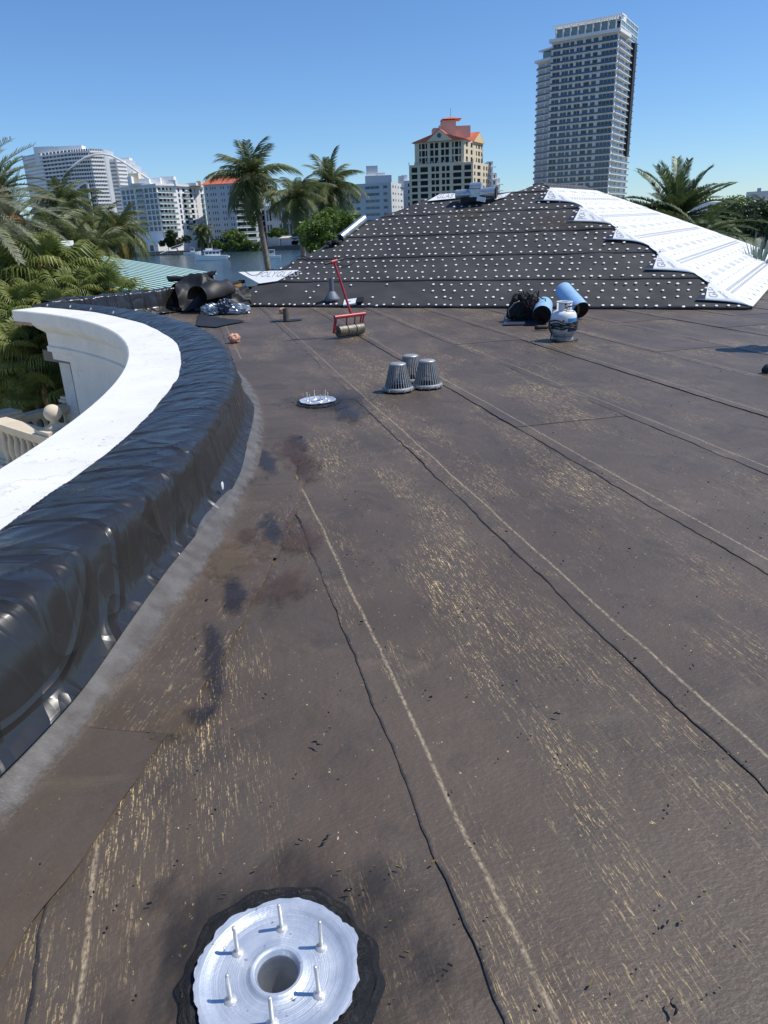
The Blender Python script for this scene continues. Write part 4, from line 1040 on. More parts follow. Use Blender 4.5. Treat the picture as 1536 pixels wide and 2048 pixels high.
for k in range(26): tbox('pergola_slat', 'bwhite', (.6 + k * (Lw - 1.5) / 25, -1.2, zt + 5.402), (.95 + k * (Lw - 1.5) / 25, 4.0, zt + 5.8), up)
tbox('pergola_beam', 'bwhite', (0.2, .3, zt + 5.802), (Lw, 1.0, zt + 6.4), up); tbox('roof_wall', 'bwhite', (1.0, 4.2, zt + 5.0), (Lw, 9, zt + 7.4), up)
Ac, uc, wc, Lc, rzc = frame_of(C_, R_); uc_m = lmat(Ac, rzc)
for k in range(5): tbox('screen_post', 'bwhite', (1 + k * (Lc - 2) / 4, -.4, zt + 1.3), (1.3 + k * (Lc - 2) / 4, -.1, zt + 6.9), uc_m)
for z in (2.6, 4.7, 6.7): tbox('screen_rail', 'bwhite', (1, -.42, zt + z), (Lc - .8, -.08, zt + z + .3), uc_m)
tbox('screen_glass', 'rail', (1.2, -.24, zt + 1.35), (Lc - 1, -.18, zt + 6.6), uc_m)
tbox('hoist_track', 'rubber', (Lc * .70, -1.6, zt - 17 * fh), (Lc * .84, -.02, zt - .4), uc_m)
T.done()
# its lower wing on the left
WL, WC = D(1076, 128, 380), D(1106, 124, 372)
Wb = Bld('tower_wing', 'lower glass wing with white slabs at the left of the tall tower', WL, 'bwhite', 'tower')
zw = WL.z; nW = 21; z0w = zw - nW * fh
Wb.core([WL, WC, WC + Vector((4, 20, 0)), WL + Vector((4, 20, 0))], z0w - 30, zw - .5, mat='bblue')
Wb.facade(WL, WC, z0w, fh, nW, [(.08, .50), (.58, .97)], sill=.35, head=fh - .45, rec=.5, nm=1.4, zbase=z0w - 30, top=0, frame='bwhite')
Wb.bands(WL, WC, z0w + fh, fh, nW, .8, .24, rail='rail_dk', rh=.7)
Aw, uw, ww, Lww, rzw = frame_of(WL, WC); m_ = lmat(Aw, rzw)
for nm_, a, c in (('roof_slab', (-.5, -1.6, zw + .02), (Lww, 12, zw + 1.1)), ('penthouse_glass', (2, 1, zw + 1.102), (Lww, 8, zw + 4)), ('pergola', (1.2, -1, zw + 4.3), (Lww, 6, zw + 4.9))):
    q = MB(); q.box(a, c, m_); q.build(nm_, 'rail' if 'glass' in nm_ else 'bwhite', Wb.root, world=True)
Wb.done()

# ---- cream tower with red roofs: wide lower block, narrower upper block
d0 = 340
L_, C_, R_ = D(818, 335, d0 + 6), D(946, 328, d0), D(981, 324, d0 + 22)
z1 = C_.z; fhc = (D(946, 332, d0).z - D(946, 374, d0).z) / 3.15
Cb = Bld('cream_tower', 'cream apartment tower with red tiled gables and a small cupola', C_, 'bcream', 'building')
nL = 7; z0 = z1 - nL * fhc
q0, q1 = back(L_, C_, 18)
Cb.core([L_, C_, R_, q0], z0 - 30, z1 - .4)
Cb.facade(L_, C_, z0, fhc, nL, fr([(235, 300), (332, 416)], 208, 908) + fr([(455, 492), (502, 540), (570, 605), (618, 655)], 208, 908) + fr([(693, 783), (815, 888)], 208, 908), sill=.5, head=2.6, rec=.9, nm=1, zbase=z0 - 30, top=.9, frame='bcream', glass=('glass_b', 'glass_b', 'glass_c'))
Cb.bands(L_, C_, z0 + .0, fhc, nL, .25, .3, rail=None)
Cb.facade(C_, R_, z0, fhc, nL, [(.06, .14), (.24, .42), (.58, .66), (.74, .82), (.88, .95)], sill=.8, head=2.4, rec=.5, nm=1, zbase=z0 - 30, top=.9, frame='bcream', mesh=Cb.w, glass=('glass_b',))
UL, UC_, UR = D(829, 285, d0 + 9), D(928, 278, d0 + 2), D(966, 285, d0 + 24)
z2 = z1 + 3.0 * (D(905, 284, d0).z - D(905, 318, d0).z) / 2 * .97
fu = (z2 - z1 - .9) / 3
q0, q1 = back(UL, UC_, 14)
Cb.core([UL, UC_, UR, q0], z1, z2 - .3)
Cb.facade(UL, UC_, z1 + .9, fu, 3, fr([(325, 345), (355, 390), (398, 416), (447, 486), (500, 538), (568, 605), (616, 656), (690, 708), (720, 758), (768, 786)], 275, 820), sill=.5, head=2.7, rec=.6, nm=1, top=.3, frame='bcream', glass=('glass_b', 'glass_a'))
Cb.facade(UC_, UR, z1 + .9, fu, 3, [(.10, .2), (.34, .44), (.62, .68), (.74, .84), (.9, .96)], sill=.6, head=2.5, rec=.5, nm=1, top=.3, frame='byellow', glass=('glass_b',))
A_, u_, w_, Lu, rz_ = frame_of(UL, UC_); m_ = lmat(A_, rz_)
def gable(x0, x1, y0, y1, zb, zr, mat, name, mm, ov=.5):
    g = MB(); xm = (x0 + x1) / 2
    i = g.add([mm @ Vector(p) for p in ((x0 - ov, y0, zb), (x1 + ov, y0, zb), (xm, y0, zr), (x0 - ov, y1, zb), (x1 + ov, y1, zb), (xm, y1, zr))])
    for f in ((0, 1, 2), (5, 4, 3), (0, 2, 5, 3), (2, 1, 4, 5), (1, 0, 3, 4)): g.face([i + k for k in f])
    return g.build(name, mat, Cb.root, world=True)
gable(-.8, Lu + .8, -.9, 15, z2 + .3, z2 + 3.9, 'tile', 'main_roof', m_)
gable(Lu * .28, Lu * .76, -1.3, 5, z2 + .3, z2 + 4.6, 'bcream', 'front_gable', m_); gable(Lu * .27, Lu * .77, -1.15, 5.2, z2 + .62, z2 + 5.0, 'tile', 'gable_roof', m_)
o = MB(); o.lathe([(.9, 0), (.9, .12), (.001, .12)], 18, mat=m_ @ Matrix.Translation((Lu * .52, -1.31, z2 + 2.4)) @ Matrix.Rotation(rad(90), 4, 'X')); o.build('round_window', 'glass_b', Cb.root, world=True)
Ar, ur, wr, Lr_, rzr = frame_of(UC_, UR); mr = lmat(Ar, rzr)
gable(Lr_ * .45, Lr_ * 1.02, -.6, 8, z2 + .3, z2 + 4.6, 'tile', 'side_gable', mr)
gable(Lr_ * .47, Lr_ * 1.0, -.75, 2, z2 + .2, z2 + 4.1, 'byellow', 'side_gable_wall', mr)
def cb(name, mat, px0, px1, pyt, dep, y0, y1, zb):
    a, c = D(px0, pyt, dep), D(px1, pyt, dep); g = MB(); g.box((a.x, dep + y0, zb), (c.x, dep + y1, a.z)); return g.build(name, mat, Cb.root, world=True)
cb('stair_tower', 'bpink', 884, 912, 241, d0 + 14, 0, 9, z2 + 1); cb('roof_block', 'bpink', 866, 886, 256, d0 + 15, 0, 8, z2 + 1); cb('roof_block', 'bpink', 906, 941, 252, d0 + 16, 0, 8, z2 + 1); cb('chimney_block', 'bpink', 878, 884, 251, d0 + 13, 0, 3, z2 + 1)
for k in range(5):
    p = D(886 + k * 6, 241, d0 + 14); g = MB(); g.box((p.x - .12, d0 + 14.2, p.z), (p.x + .12, d0 + 14.5, p.z + 1.2)); g.build('cupola_post', 'bwhite', Cb.root, world=True)
a, c = D(883, 237, d0 + 14), D(923, 237, d0 + 14); g = MB(); xm = (a.x + c.x) / 2; zb = D(900, 238, d0 + 14).z; zr = D(900, 231, d0 + 14).z
i = g.add([(a.x, d0 + 12.6, zb), (c.x, d0 + 12.6, zb), (c.x, d0 + 23, zb), (a.x, d0 + 23, zb), (xm, d0 + 18, zr)])
for f in ((0, 1, 4), (1, 2, 4), (2, 3, 4), (3, 0, 4), (3, 2, 1, 0)): g.face([i + k for k in f])
g.build('cupola_roof', 'tile', Cb.root, world=True)
g = MB(); g.tube([(xm, d0 + 18, zr), (xm, d0 + 18, zr + 3.3)], .07, 5); g.build('antenna', 'rubber', Cb.root, world=True)
for k in range(12):
    g = MB(); f = k / 11; p = L_ * (1 - f) + C_ * f; g.box((p.x - .15, p.y, z1 + .9), (p.x + .15, p.y + .25, z1 + 2.0)); g.build('parapet_post', 'bcream', Cb.root, world=True)
Cb.done()

# ---- white stepped balcony tower behind it
a = D(983, 322, 430); Sb = Bld('stepped_white_tower', 'narrow white tower with stepped balconies behind the cream tower', a, 'bwhite', 'building')
for k, (px0, px1, pyt) in enumerate(((975, 986, 323), (984, 994, 347), (993, 1000, 358))):
    p, q = D(px0, pyt, 430 + k), D(px1, pyt, 430 + k); Sb.w.box((p.x, 430 + k, LZ), (q.x, 444, p.z))
    for f in range(6 if k else 8):
        z = p.z - 3 - 3.1 * f; g = MB(); g.box((q.x - 2.2, 428.6 + k, z), (q.x + 1.6, 430 + k - .01, z + .3)); g.build('balcony', 'bwhite', Sb.root, world=True)
        g = MB(); g.box((p.x + .8, 429.95 + k, z + .6), (q.x - 1.0, 430 + k - .002, z + 2.4)); g.build('window', 'glass_c', Sb.root, world=True)
Sb.done()

# ---- white slab hotel
dh = 385
L_, C_, R_ = D(620, 392, dh + 14), D(782, 367, dh - 4), D(806, 363, dh + 22)
zt = C_.z; fhh = 3.02
Hb = Bld('slab_hotel', 'long white slab hotel with ribbon windows and a square roof tower', C_, 'bgrey', 'building')
nH = 10; z0 = zt - nH * fhh; q0, q1 = back(L_, C_, 16)
Hb.core([L_, C_, R_, q0], z0 - 2, zt - .3)
Hb.facade(L_, C_, z0, fhh, nH, [(.04, .10), (.14, .27), (.31, .40), (.45, .49), (.52, .545), (.575, .625), (.69, .86), (.905, .955)], sill=1.0, head=2.4, rec=.4, nm=2.2, zbase=WZ, top=.7, frame='bwhite', glass=('glass_b', 'glass_c', 'glass_a'))
Hb.w2 = MB(); Hb.facade(C_, R_, z0, fhh, nH, [(.1, .2), (.32, .38), (.55, .62), (.75, .9)], sill=1.2, head=2.3, rec=.4, nm=1, zbase=WZ, top=.7, frame='bcream', glass=('glass_b',))
for nm_, px0, px1, py, dd in (('roof_tower', 732, 755, 332, 12), ('roof_block', 730, 783, 352, 10), ('roof_block', 755, 770, 346, 11), ('roof_block', 797, 808, 352, 18)):
    p, q = D(px0, py, dh + dd), D(px1, py, dh + dd); g = MB(); g.box((p.x, dh + dd, zt - 1), (q.x, dh + dd + 7, p.z)); g.build(nm_, 'bwhite', Hb.root, world=True)
Hb.done()
p, q = D(800, 362, 420), D(822, 362, 420); Gb = Bld('plain_white_block', 'plain white block between the slab hotel and the cream tower', p, 'bwhite', 'building')
Gb.w.box((p.x, 420, LZ), (q.x, 436, p.z)); Gb.w.box((p.x + 1, 424, p.z), (p.x + 4, 428, p.z + 3)); Gb.done()
for f in range(9):
    g = MB(); g.box((q.x - 1.6, 419.9, p.z - 3 - f * 3.1), (q.x - .6, 419.995, p.z - 1.4 - f * 3.1)); g.build('window', 'glass_b', Gb.root, world=True)

# ---- pale columned hall between the palms
p, q = D(528, 412, 440), D(622, 425, 430); Kb = Bld('columned_hall', 'pale grey hall with tall columns and dark glazing behind the palms', p, 'bgrey', 'building')
zk = D(560, 410, 435).z; Kb.core([Vector((p.x, 441, 0)), Vector((q.x, 431, 0)), Vector((q.x, 450, 0)), Vector((p.x, 455, 0))], LZ, zk - .5)
Kb.facade(Vector((p.x, 440, 0)), Vector((q.x, 430, 0)), LZ + 5, (zk - LZ - 6) / 2, 2, [(.03, .07), (.09, .14), (.30, .36), (.375, .43), (.445, .5), (.515, .57), (.60, .66), (.74, .80), (.86, .95)], sill=.6, head=(zk - LZ - 6) / 2 - 1.2, rec=.8, nm=1, zbase=LZ, top=1, frame='bwhite', glass=('glass_b', 'glass_c')); Kb.done()

# ---- building with red hipped roof
dr = 425
L_, C_, R_ = D(407, 375, dr), D(466, 372, dr - 4), D(528, 382, dr + 18)
zt = D(430, 371, dr).z; fhr = 3.05; nR = 9; z0 = zt - nR * fhr
Rb = Bld('red_roofed_apartments', 'pale blue grey apartment block with red hipped roof and stacked balconies', L_, 'bblue', 'building')
q0, q1 = back(L_, C_, 16); Rb.core([L_, C_, R_, q0], LZ, zt - .3)
Rb.facade(L_, C_, z0, fhr, nR, [(.06, .12), (.20, .25), (.28, .33), (.36, .41), (.56, .61), (.64, .69), (.80, .85), (.88, .93)], sill=.9, head=2.5, rec=.35, nm=1, zbase=LZ, top=.5, frame='bwhite', glass=('glass_b',))
Rb.facade(C_, R_, z0, fhr, nR, [(.03, .30), (.33, .60), (.68, .8), (.85, .95)], sill=.4, head=2.6, rec=.8, nm=2, zbase=LZ, top=.5, frame='bcream', glass=('glass_b', 'glass_c'))
Rb.bands(C_, R_, z0, fhr, nR, 1.2, .25, rail='rail', name='balcony', mat='bwhite', a=.02, c=.62)
g = MB(); cx = (L_ + C_) / 2; zr = zt + 5.5
i = g.add([(L_.x - 1, L_.y - 1, zt + .5), (C_.x + 1, C_.y - 1, zt + .5), (R_.x, R_.y, zt + .5), (L_.x + 6, L_.y + 18, zt + .5), (cx.x - 3, cx.y + 8, zr), (cx.x + 6, cx.y + 8, zr)])
for f in ((0, 1, 5, 4), (1, 2, 5), (2, 3, 4, 5), (3, 0, 4)): g.face([i + k for k in f])
g.build('roof', 'tile', Rb.root, world=True)
for k in range(6):
    x = .12 + k * .15; p = L_ * (1 - x) + C_ * x; g = MB(); g.lathe([(1.25, 0), (1.25, .2), (.001, .2)], 16, mat=Matrix.Translation((p.x, p.y - .05, LZ + 4.2)) @ Matrix.Rotation(rad(90), 4, 'X')); g.box((p.x - 1.24, p.y - .24, LZ + 1), (p.x + 1.24, p.y - .06, LZ + 4.2)); g.build('arched_opening', 'glass_b', Rb.root, world=True)
Rb.done()

# ---- white waterfront condominium
dc = 408
L_, C_, R_ = D(240, 378, dc + 16), D(312, 371, dc), D(405, 372, dc + 34)
zt = C_.z; fhc = (D(316, 385, dc).z - D(322, 463, dc).z) / 7; nC = 8; z0 = zt - .6 - nC * fhc
Wc = Bld('waterfront_condominium', 'white waterfront condominium with wraparound glass balconies and rooftop plant', C_, 'bwhite', 'building')
q0, q1 = back(L_, C_, 22); Wc.core([L_, C_, R_, q0], LZ, zt - .3)
Wc.facade(L_, C_, z0, fhc, nC, [(.03, .13), (.16, .24), (.27, .37), (.43, .63), (.665, .76), (.785, .875), (.90, .985)], sill=.25, head=fhc - .3, rec=.5, nm=2, zbase=LZ, top=.6, frame='bblue', glass=('glass_a', 'glass_b', 'glass_b'))
Wc.facade(C_, R_, z0, fhc, nC, [(.02, .09), (.11, .17), (.19, .235), (.27, .31), (.43, .47), (.53, .60), (.68, .75), (.80, .82), (.93, .97)], sill=.5, head=2.5, rec=.5, nm=1, zbase=LZ, top=.6, frame='bwhite', glass=('glass_b', 'glass_b', 'glass_a'))
Wc.bands(C_, R_, z0, fhc, nC, 1.9, .28, rail='rail', name='balcony', a=-.03, c=.33)
Wc.bands(C_, R_, z0, fhc, nC, 1.5, .28, rail='rail', name='balcony', a=.52, c=.64)
Wc.bands(C_, R_, z0, fhc, nC, 1.8, .28, rail=None, name='balcony', a=.96, c=1.04)
Wc.bands(L_, C_, z0, fhc, nC, .5, .25, rail='rail', name='balcony', a=.42, c=.64)
A_, u_, w_, Lq, rz_ = frame_of(L_, C_); m_ = lmat(A_, rz_)
g = MB(); g.box((-.6, -.9, zt + .02), (Lq + .8, 14, zt + .9), m_); g.build('roof_slab', 'bwhite', Wc.root, world=True)
A2, u2, w2, L2, rz2 = frame_of(C_, R_); m2 = lmat(A2, rz2)
g = MB(); g.box((.9, -1.0, zt + .022), (L2 + .5, 13, zt + .902), m2); g.build('roof_slab', 'bwhite', Wc.root, world=True)
for px0, px1, py, dd, m in ((254, 262, 353, 8, 'bwhite'), (256, 276, 347, 12, 'bcream'), (276, 298, 358, 8, 'bwhite'), (299, 320, 356, 10, 'bwhite'), (314, 347, 354, 12, 'bwhite'), (336, 350, 360, 9, 'bgrey'), (352, 392, 367, 22, 'bwhite'), (392, 401, 362, 26, 'bcream'), (262, 300, 367, 5, 'bgrey')):
    p, q = D(px0, py, dc + dd), D(px1, py, dc + dd); g = MB(); g.box((p.x, dc + dd, zt + .5), (q.x, dc + dd + 5, p.z)); g.build('rooftop_plant', m, Wc.root, world=True)
g = MB(); g.box((-8, -6, LZ), (Lq + 2, -.1, LZ + 4.5), m_); g.build('podium', 'bwhite', Wc.root, world=True)
for k in range(7): g = MB(); g.box((-7 + k * (Lq + 8) / 7, -6.1, LZ + .8), (-7 + k * (Lq + 8) / 7 + 2.6, -6.01, LZ + 3.6), m_); g.build('podium_window', 'glass_b', Wc.root, world=True)
Wc.done()

# ---- curved resort hotel with the great white arch
da = 560
Ar_ = Bld('curved_resort_hotel', 'large curved white resort hotel with a sweeping white arch on its face', D(150, 300, da), 'bwhite', 'building')
def band_section(pix, n, fh_, zt_, bulge=0.0, win=True, blank=False):
    """facade through pixel columns (px,py,d); one slab and one ribbon of glass per storey"""
    P = [Vector((D(*p).x, p[2], 0)) for p in pix]; pts = []
    for k in range(13):
        f = k / 12 * (len(P) - 1); j = min(int(f), len(P) - 2); pts.append(P[j].lerp(P[j + 1], f - j))
    N = len(pts) - 1
    for f in range(n):
        z = zt_ - (f + 1) * fh_
        lean = .0
        for nm_, mat, off, za, zb in (('spandrel', 'bwhite', 0.0, z - .30, z + .80), ('window_ribbon', 'bblue' if blank else rnd.choice(('glass_b', 'glass_c', 'glass_a')), 1.3, z + .80, z + fh_ - .30)):
            g = MB()
            for k in range(N):
                a, c = pts[k], pts[k + 1]; dvec = (c - a).normalized(); nv = Vector((-dvec.y, dvec.x, 0))
                m = Matrix(((dvec.x, nv.x, 0, a.x), (dvec.y, nv.y, 0, a.y), (0, 0, 1, 0), (0, 0, 0, 1)))
                L = (c - a).length; g.cm = 0
                g.box((0, off, za), (L + .02, off + .4, zb), m)
                if nm_ == 'window_ribbon':
                    g.cm = 1
                    for q in range(2): g.box((L * q / 2, off - .9, za), (L * q / 2 + .22, off - .002, zb), m)
            g.build(nm_, [mat, 'bwhite'], Ar_.root, world=True)
    g = MB(); q = [(p.x, p.y + 2.0) for p in pts]; g.prism([q[0]] + q[1:] + [(q[-1][0], q[-1][1] + 20), (q[0][0], q[0][1] + 20)], LZ, zt_ - .4); g.build('core', 'bblue', Ar_.root, world=True)
    return pts
fa = (D(200, 320, da).z - D(200, 440, da).z) / 15.3
zA = D(82, 303, da + 10).z
main = band_section([(80, 303, da + 18), (140, 303, da + 2), (180, 305, da), (207, 308, da + 6)], 17, fa, zA)
zB = D(220, 315, da + 14).z
band_section([(210, 313, da + 16), (232, 315, da + 16), (252, 320, da + 24)], 17, fa, zB)
zC = D(256, 322, da + 30).z
for k, (x0, x1, py) in enumerate(((250, 264, 327), (263, 276, 339), (275, 288, 350))):
    band_section([(x0, py, da + 30 + k * 3), (x1, py, da + 33 + k * 3)], 10, fa, D(x0, py, da + 30).z)
# plain left end with blue-grey floor bands
pe0, pe1 = D(42, 305, da + 40), D(80, 303, da + 17.5)
for f in range(18):
    g = MB(); A_, u_, w_, L, rz_ = frame_of(pe0, pe1); z = zA - (f + 1) * fa
    g.box((0, 0, z), (L, .5, z + fa * .62), lmat(A_, rz_)); g.cm = 1; g.box((.0, .03, z + fa * .62), (L, .45, z + fa), lmat(A_, rz_)); g.build('end_wall', ['bwhite', 'bblue'], Ar_.root, world=True)
for px0, px1, py, dd in ((66, 108, 294, 20), (108, 163, 293, 14), (178, 197, 300, 14), (163, 180, 303, 14), (213, 258, 317, 34)):
    p, q = D(px0, py, da + dd), D(px1, py, da + dd); g = MB(); g.box((p.x, da + dd, zA - 8), (q.x, da + dd + 8, p.z)); g.build('rooftop_plant', 'bwhite', Ar_.root, world=True)
arc_px = [(126, 358), (135, 345), (150, 329), (170, 315), (190, 309), (207, 308), (222, 311), (240, 320), (262, 334), (280, 347), (298, 358)]
g = MB(); g.tube([D(x, y, da - 3) for x, y in arc_px], .75, 6); g.build('arch', 'bwhite', Ar_.root, world=True)
g = MB(); g.tube([D(x, y, da - 3) for x, y in ((150, 380), (158, 372), (166, 367), (174, 366))], .7, 6); g.build('arch', 'bwhite', Ar_.root, world=True)
p, q = D(158, 368, da - 2), D(177, 368, da - 2); g = MB(); g.box((p.x, da - 2, LZ), (q.x, da - .5, p.z)); g.cm = 1; g.box((q.x - 1.2, da - 3, LZ), (q.x, da - 2.005, p.z)); g.build('glazed_bay', ['glass_c', 'bwhite'], Ar_.root, world=True)

# ---- grey block at the right, low white house
dg = 290
L_, C_ = D(1493, 384, dg), D(1580, 380, dg - 12); zt = L_.z; fg = 3.05
Eb = Bld('grey_apartment_block', 'plain grey apartment block behind the right-hand trees', L_, 'bgrey', 'building'); nG = 6; z0 = zt - .9 - nG * fg
q0, q1 = back(L_, C_, 14); Eb.core([L_, C_, q1, q0], LZ, zt - .4)
Eb.facade(L_, C_, z0, fg, nG, [(.04, .085), (.095, .14), (.15, .19), (.33, .37), (.39, .45), (.55, .62), (.75, .85)], sill=.9, head=2.2, rec=.3, nm=1, zbase=LZ, top=.9, frame='bwhite', glass=('glass_b', 'glass_c'))
p = D(1519, 376, dg + 4); g = MB(); g.box((p.x - .3, dg + 4, zt), (p.x + .7, dg + 5, p.z)); g.build('chimney', 'bgrey', Eb.root, world=True); Eb.done()
p, q = D(1405, 405, 260), D(1442, 405, 260); Lb = Bld('low_white_house', 'low white house with flat roof showing behind the date palm', p, 'bwhite', 'house')
Lb.w.box((p.x, 260, LZ), (q.x, 270, p.z)); Lb.done()
g = MB(); g.box((p.x + 2, 259.9, p.z - 2.6), (p.x + 4.6, 259.995, p.z - .9)); g.build('window', 'glass_b', Lb.root, world=True)

# ================================================================== SHORE: DOCKS, BOATS
def trawler(name, label, px, py, L, flip, small=False):
    p = G(px, py, WZ); t = thing(name, label, 'boat', (p.x, p.y, WZ), rad(180 + 12) if flip else rad(8))
    n = 14; b = MB(); st = []
    H1 = 1.5 if not small else 1.0; Bm = L * .15
    for k in range(n + 1):
        f = k / n; x = (f - .5) * L; w_ = Bm * (1 - max(0, (f - .45) / .55) ** 2.2) * (1 if f > .06 else .94); sh = H1 * (1 + .45 * f * f)
        st.append(b.add([(x, -w_, sh), (x, -w_ * .88, .05), (x, 0, -.35), (x, w_ * .88, .05), (x, w_, sh)]))
    for a, c in zip(st, st[1:]):
        for j in range(4): b.face((a + j, a + j + 1, c + j + 1, c + j))
        b.face((a, c, c + 4, a + 4))
    b.face([st[0] + j for j in range(5)]); b.build('hull', 'boat', t)
    if small:
        MB().box((-.6, -.8, H1), (1.0, .8, H1 + .9)).build('console', 'boat', t); MB().box((-1.0, -1, H1 + 2.0), (1.2, 1, H1 + 2.12)).build('canopy', 'boat', t)
        for x in (-.9, 1.1):
            for y in (-.9, .9): MB().tube([(x, y, H1), (x, y, H1 + 2)], .05, 6).build('canopy_post', 'bwhite', t)
        MB().box((.3, -.82, H1 + .9), (1.0, .82, H1 + 1.5)).build('windscreen', 'glass_b', t)
    else:
        MB().box((-.28 * L, -Bm * .8, H1), (.22 * L, Bm * .8, H1 + 1.9)).build('cabin', 'boat', t); cab = t.children[-1]
        for k in range(4):
            for sy in (-1, 1): MB().box((-.24 * L + k * .11 * L, sy * (Bm * .8 + .01) - .01, H1 + .8), (-.24 * L + k * .11 * L + .08 * L, sy * (Bm * .8 + .01) + .01, H1 + 1.45)).build('window', 'glass_b', cab)
        MB().box((-.34 * L, -Bm * .85, H1 + 1.9), (.24 * L, Bm * .85, H1 + 2.05)).build('cabin_roof', 'boat', t)
        MB().box((-.05 * L, -Bm * .5, H1 + 2.05), (.16 * L, Bm * .5, H1 + 2.75)).build('flybridge', 'boat', t)
        MB().tube([(-.05 * L, 0, H1 + 2), (-.05 * L, 0, H1 + 4.4)], .05, 6).build('mast', 'bwhite', t)
        b = MB(); b.tube([(-.42 * L, -Bm * .8, H1 + .9), (-.42 * L, Bm * .8, H1 + .9)], .04, 6)
        for k in range(5): b.tube([(.26 * L + k * .055 * L, -Bm * (.95 - .17 * k), H1 + .3), (.26 * L + k * .055 * L, -Bm * (.95 - .17 * k), H1 + 1.2)], .03, 5)
        b.build('rails', 'bwhite', t)
        b = MB(); b.lathe([(.001, -1.4), (.35, -1.2), (.4, 0), (.35, 1.2), (.001, 1.4)], 10, mat=Matrix.Translation((-.53 * L, 0, .9)) @ Matrix.Rotation(rad(90), 4, 'X')); b.build('dinghy', 'bgrey', t, smooth=True)
trawler('motor_yacht', 'white trawler yacht with cabin and flybridge out on the water', 424, 520, 12.2, True)
trawler('small_boat', 'small white centre console boat with canopy beside the roof edge', 545, 517, 6.4, True, True)
trawler('moored_boat', 'white boat moored at the dock below the condominium', 385, 509, 8.5, False, True)
p = G(265, 513, WZ); t = thing('floating_dock', 'low timber dock with sloping gangway below the condominium', 'dock', (p.x, p.y, WZ))
MB().box((-8, -1.2, .1), (26, 1.2, .7)).build('deck', 'dock', t)
b = MB(); b.tube([(14, 0, .8), (26, 2, 4.2)], .16, 6); b.tube([(14, 0, 1.9), (26, 2, 5.3)], .09, 6); b.tube([(14, 1.6, 1.9), (26, 3.6, 5.3)], .09, 6); b.build('gangway', 'bwhite', t)
for k in range(6): MB().tube([(-6 + 6 * k, -1.4, -1), (-6 + 6 * k, -1.4, 2.2)], .2, 7).build('pile', 'dock', t)
p = D(590, 489, 404); t = thing('dock_canopy', 'tan canvas dock canopy on thin posts at the far shore', 'canopy', (p.x, 404, LZ))
b = MB(); b.prism([(-8, -3), (8, -3), (8, 3), (-8, 3)], 4.2, 4.5); i = b.add([(-8, -3, 4.5), (8, -3, 4.5), (8, 3, 4.5), (-8, 3, 4.5), (-6, 0, 5.4), (6, 0, 5.4)])
for f in ((0, 1, 5, 4), (1, 2, 5), (2, 3, 4, 5), (3, 0, 4)): b.face([i + k for k in f])
b.build('roof', 'canvas', t)
for x in (-7.5, -2.5, 2.5, 7.5): MB().box((x - .1, -2.9, -1), (x + .1, -2.7, 4.2)).build('post', 'bwhite', t)
MB().box((-10, -3.4, -1.0), (12, -3.0, .9)).build('dock_edge', 'dock', t)

# ================================================================== GREEN METAL ROOF, WHITE GATE PIER, BALUSTRADE
P0, P1, P2, P3 = D(150, 505, 27), D(428, 547, 23), D(330, 600, 17.5), D(150, 560, 19)
t = thing('green_metal_roof', 'pale green standing seam metal roof below the palms', 'roof', P0)
nn = (P1 - P0).cross(P3 - P0).normalized()
if nn.z < 0: nn = -nn
def Q(a, s): return (P0 * (1 - a) + P1 * a) * (1 - s) + (P3 * (1 - a) + P2 * a) * s
b = MB(); b.grid(Q, 6, 6); b.build('roof_pan', 'green_dark', t, world=True)
for k in range(18):
    s0, s1 = k / 18, (k + .55) / 18
    b = MB(); i = b.add([Q(-.02, s0) + nn * .02, Q(1.02, s0) + nn * .02, Q(1.02, s1) + nn * .02, Q(-.02, s1) + nn * .02]); j = b.add([Q(-.02, s0), Q(1.02, s0), Q(1.02, s1), Q(-.02, s1)])
    b.face((i, i + 1, i + 2, i + 3)); b.face((i, j, j + 1, i + 1)); b.face((i + 2, j + 2, j + 3, i + 3)); b.build('seam_panel', 'green_metal', t, world=True)
b = MB(); i = b.add([P1, P2, P2 - Vector((0, 0, 3)), P1 - Vector((0, 0, 3)), P0, P0 - Vector((0, 0, 4))]); b.face((i, i + 1, i + 2, i + 3)); b.face((i, i + 3, i + 5, i + 4)); b.build('side_wall', 'stucco', t, world=True)
p = D(105, 500, 24); t = thing('white_chimney', 'white moulded chimney cap between the left-hand palms', 'chimney', (p.x, p.y, p.z - 4))
MB().box((-.4, -.4, 0), (.4, .4, 4.1)).build('shaft', 'stucco', t); MB().box((-.5, -.5, 4.102), (.5, .5, 4.25)).build('cap', 'stucco', t); MB().box((-.44, -.44, 3.7), (.44, .44, 3.8)).build('band', 'stucco', t)

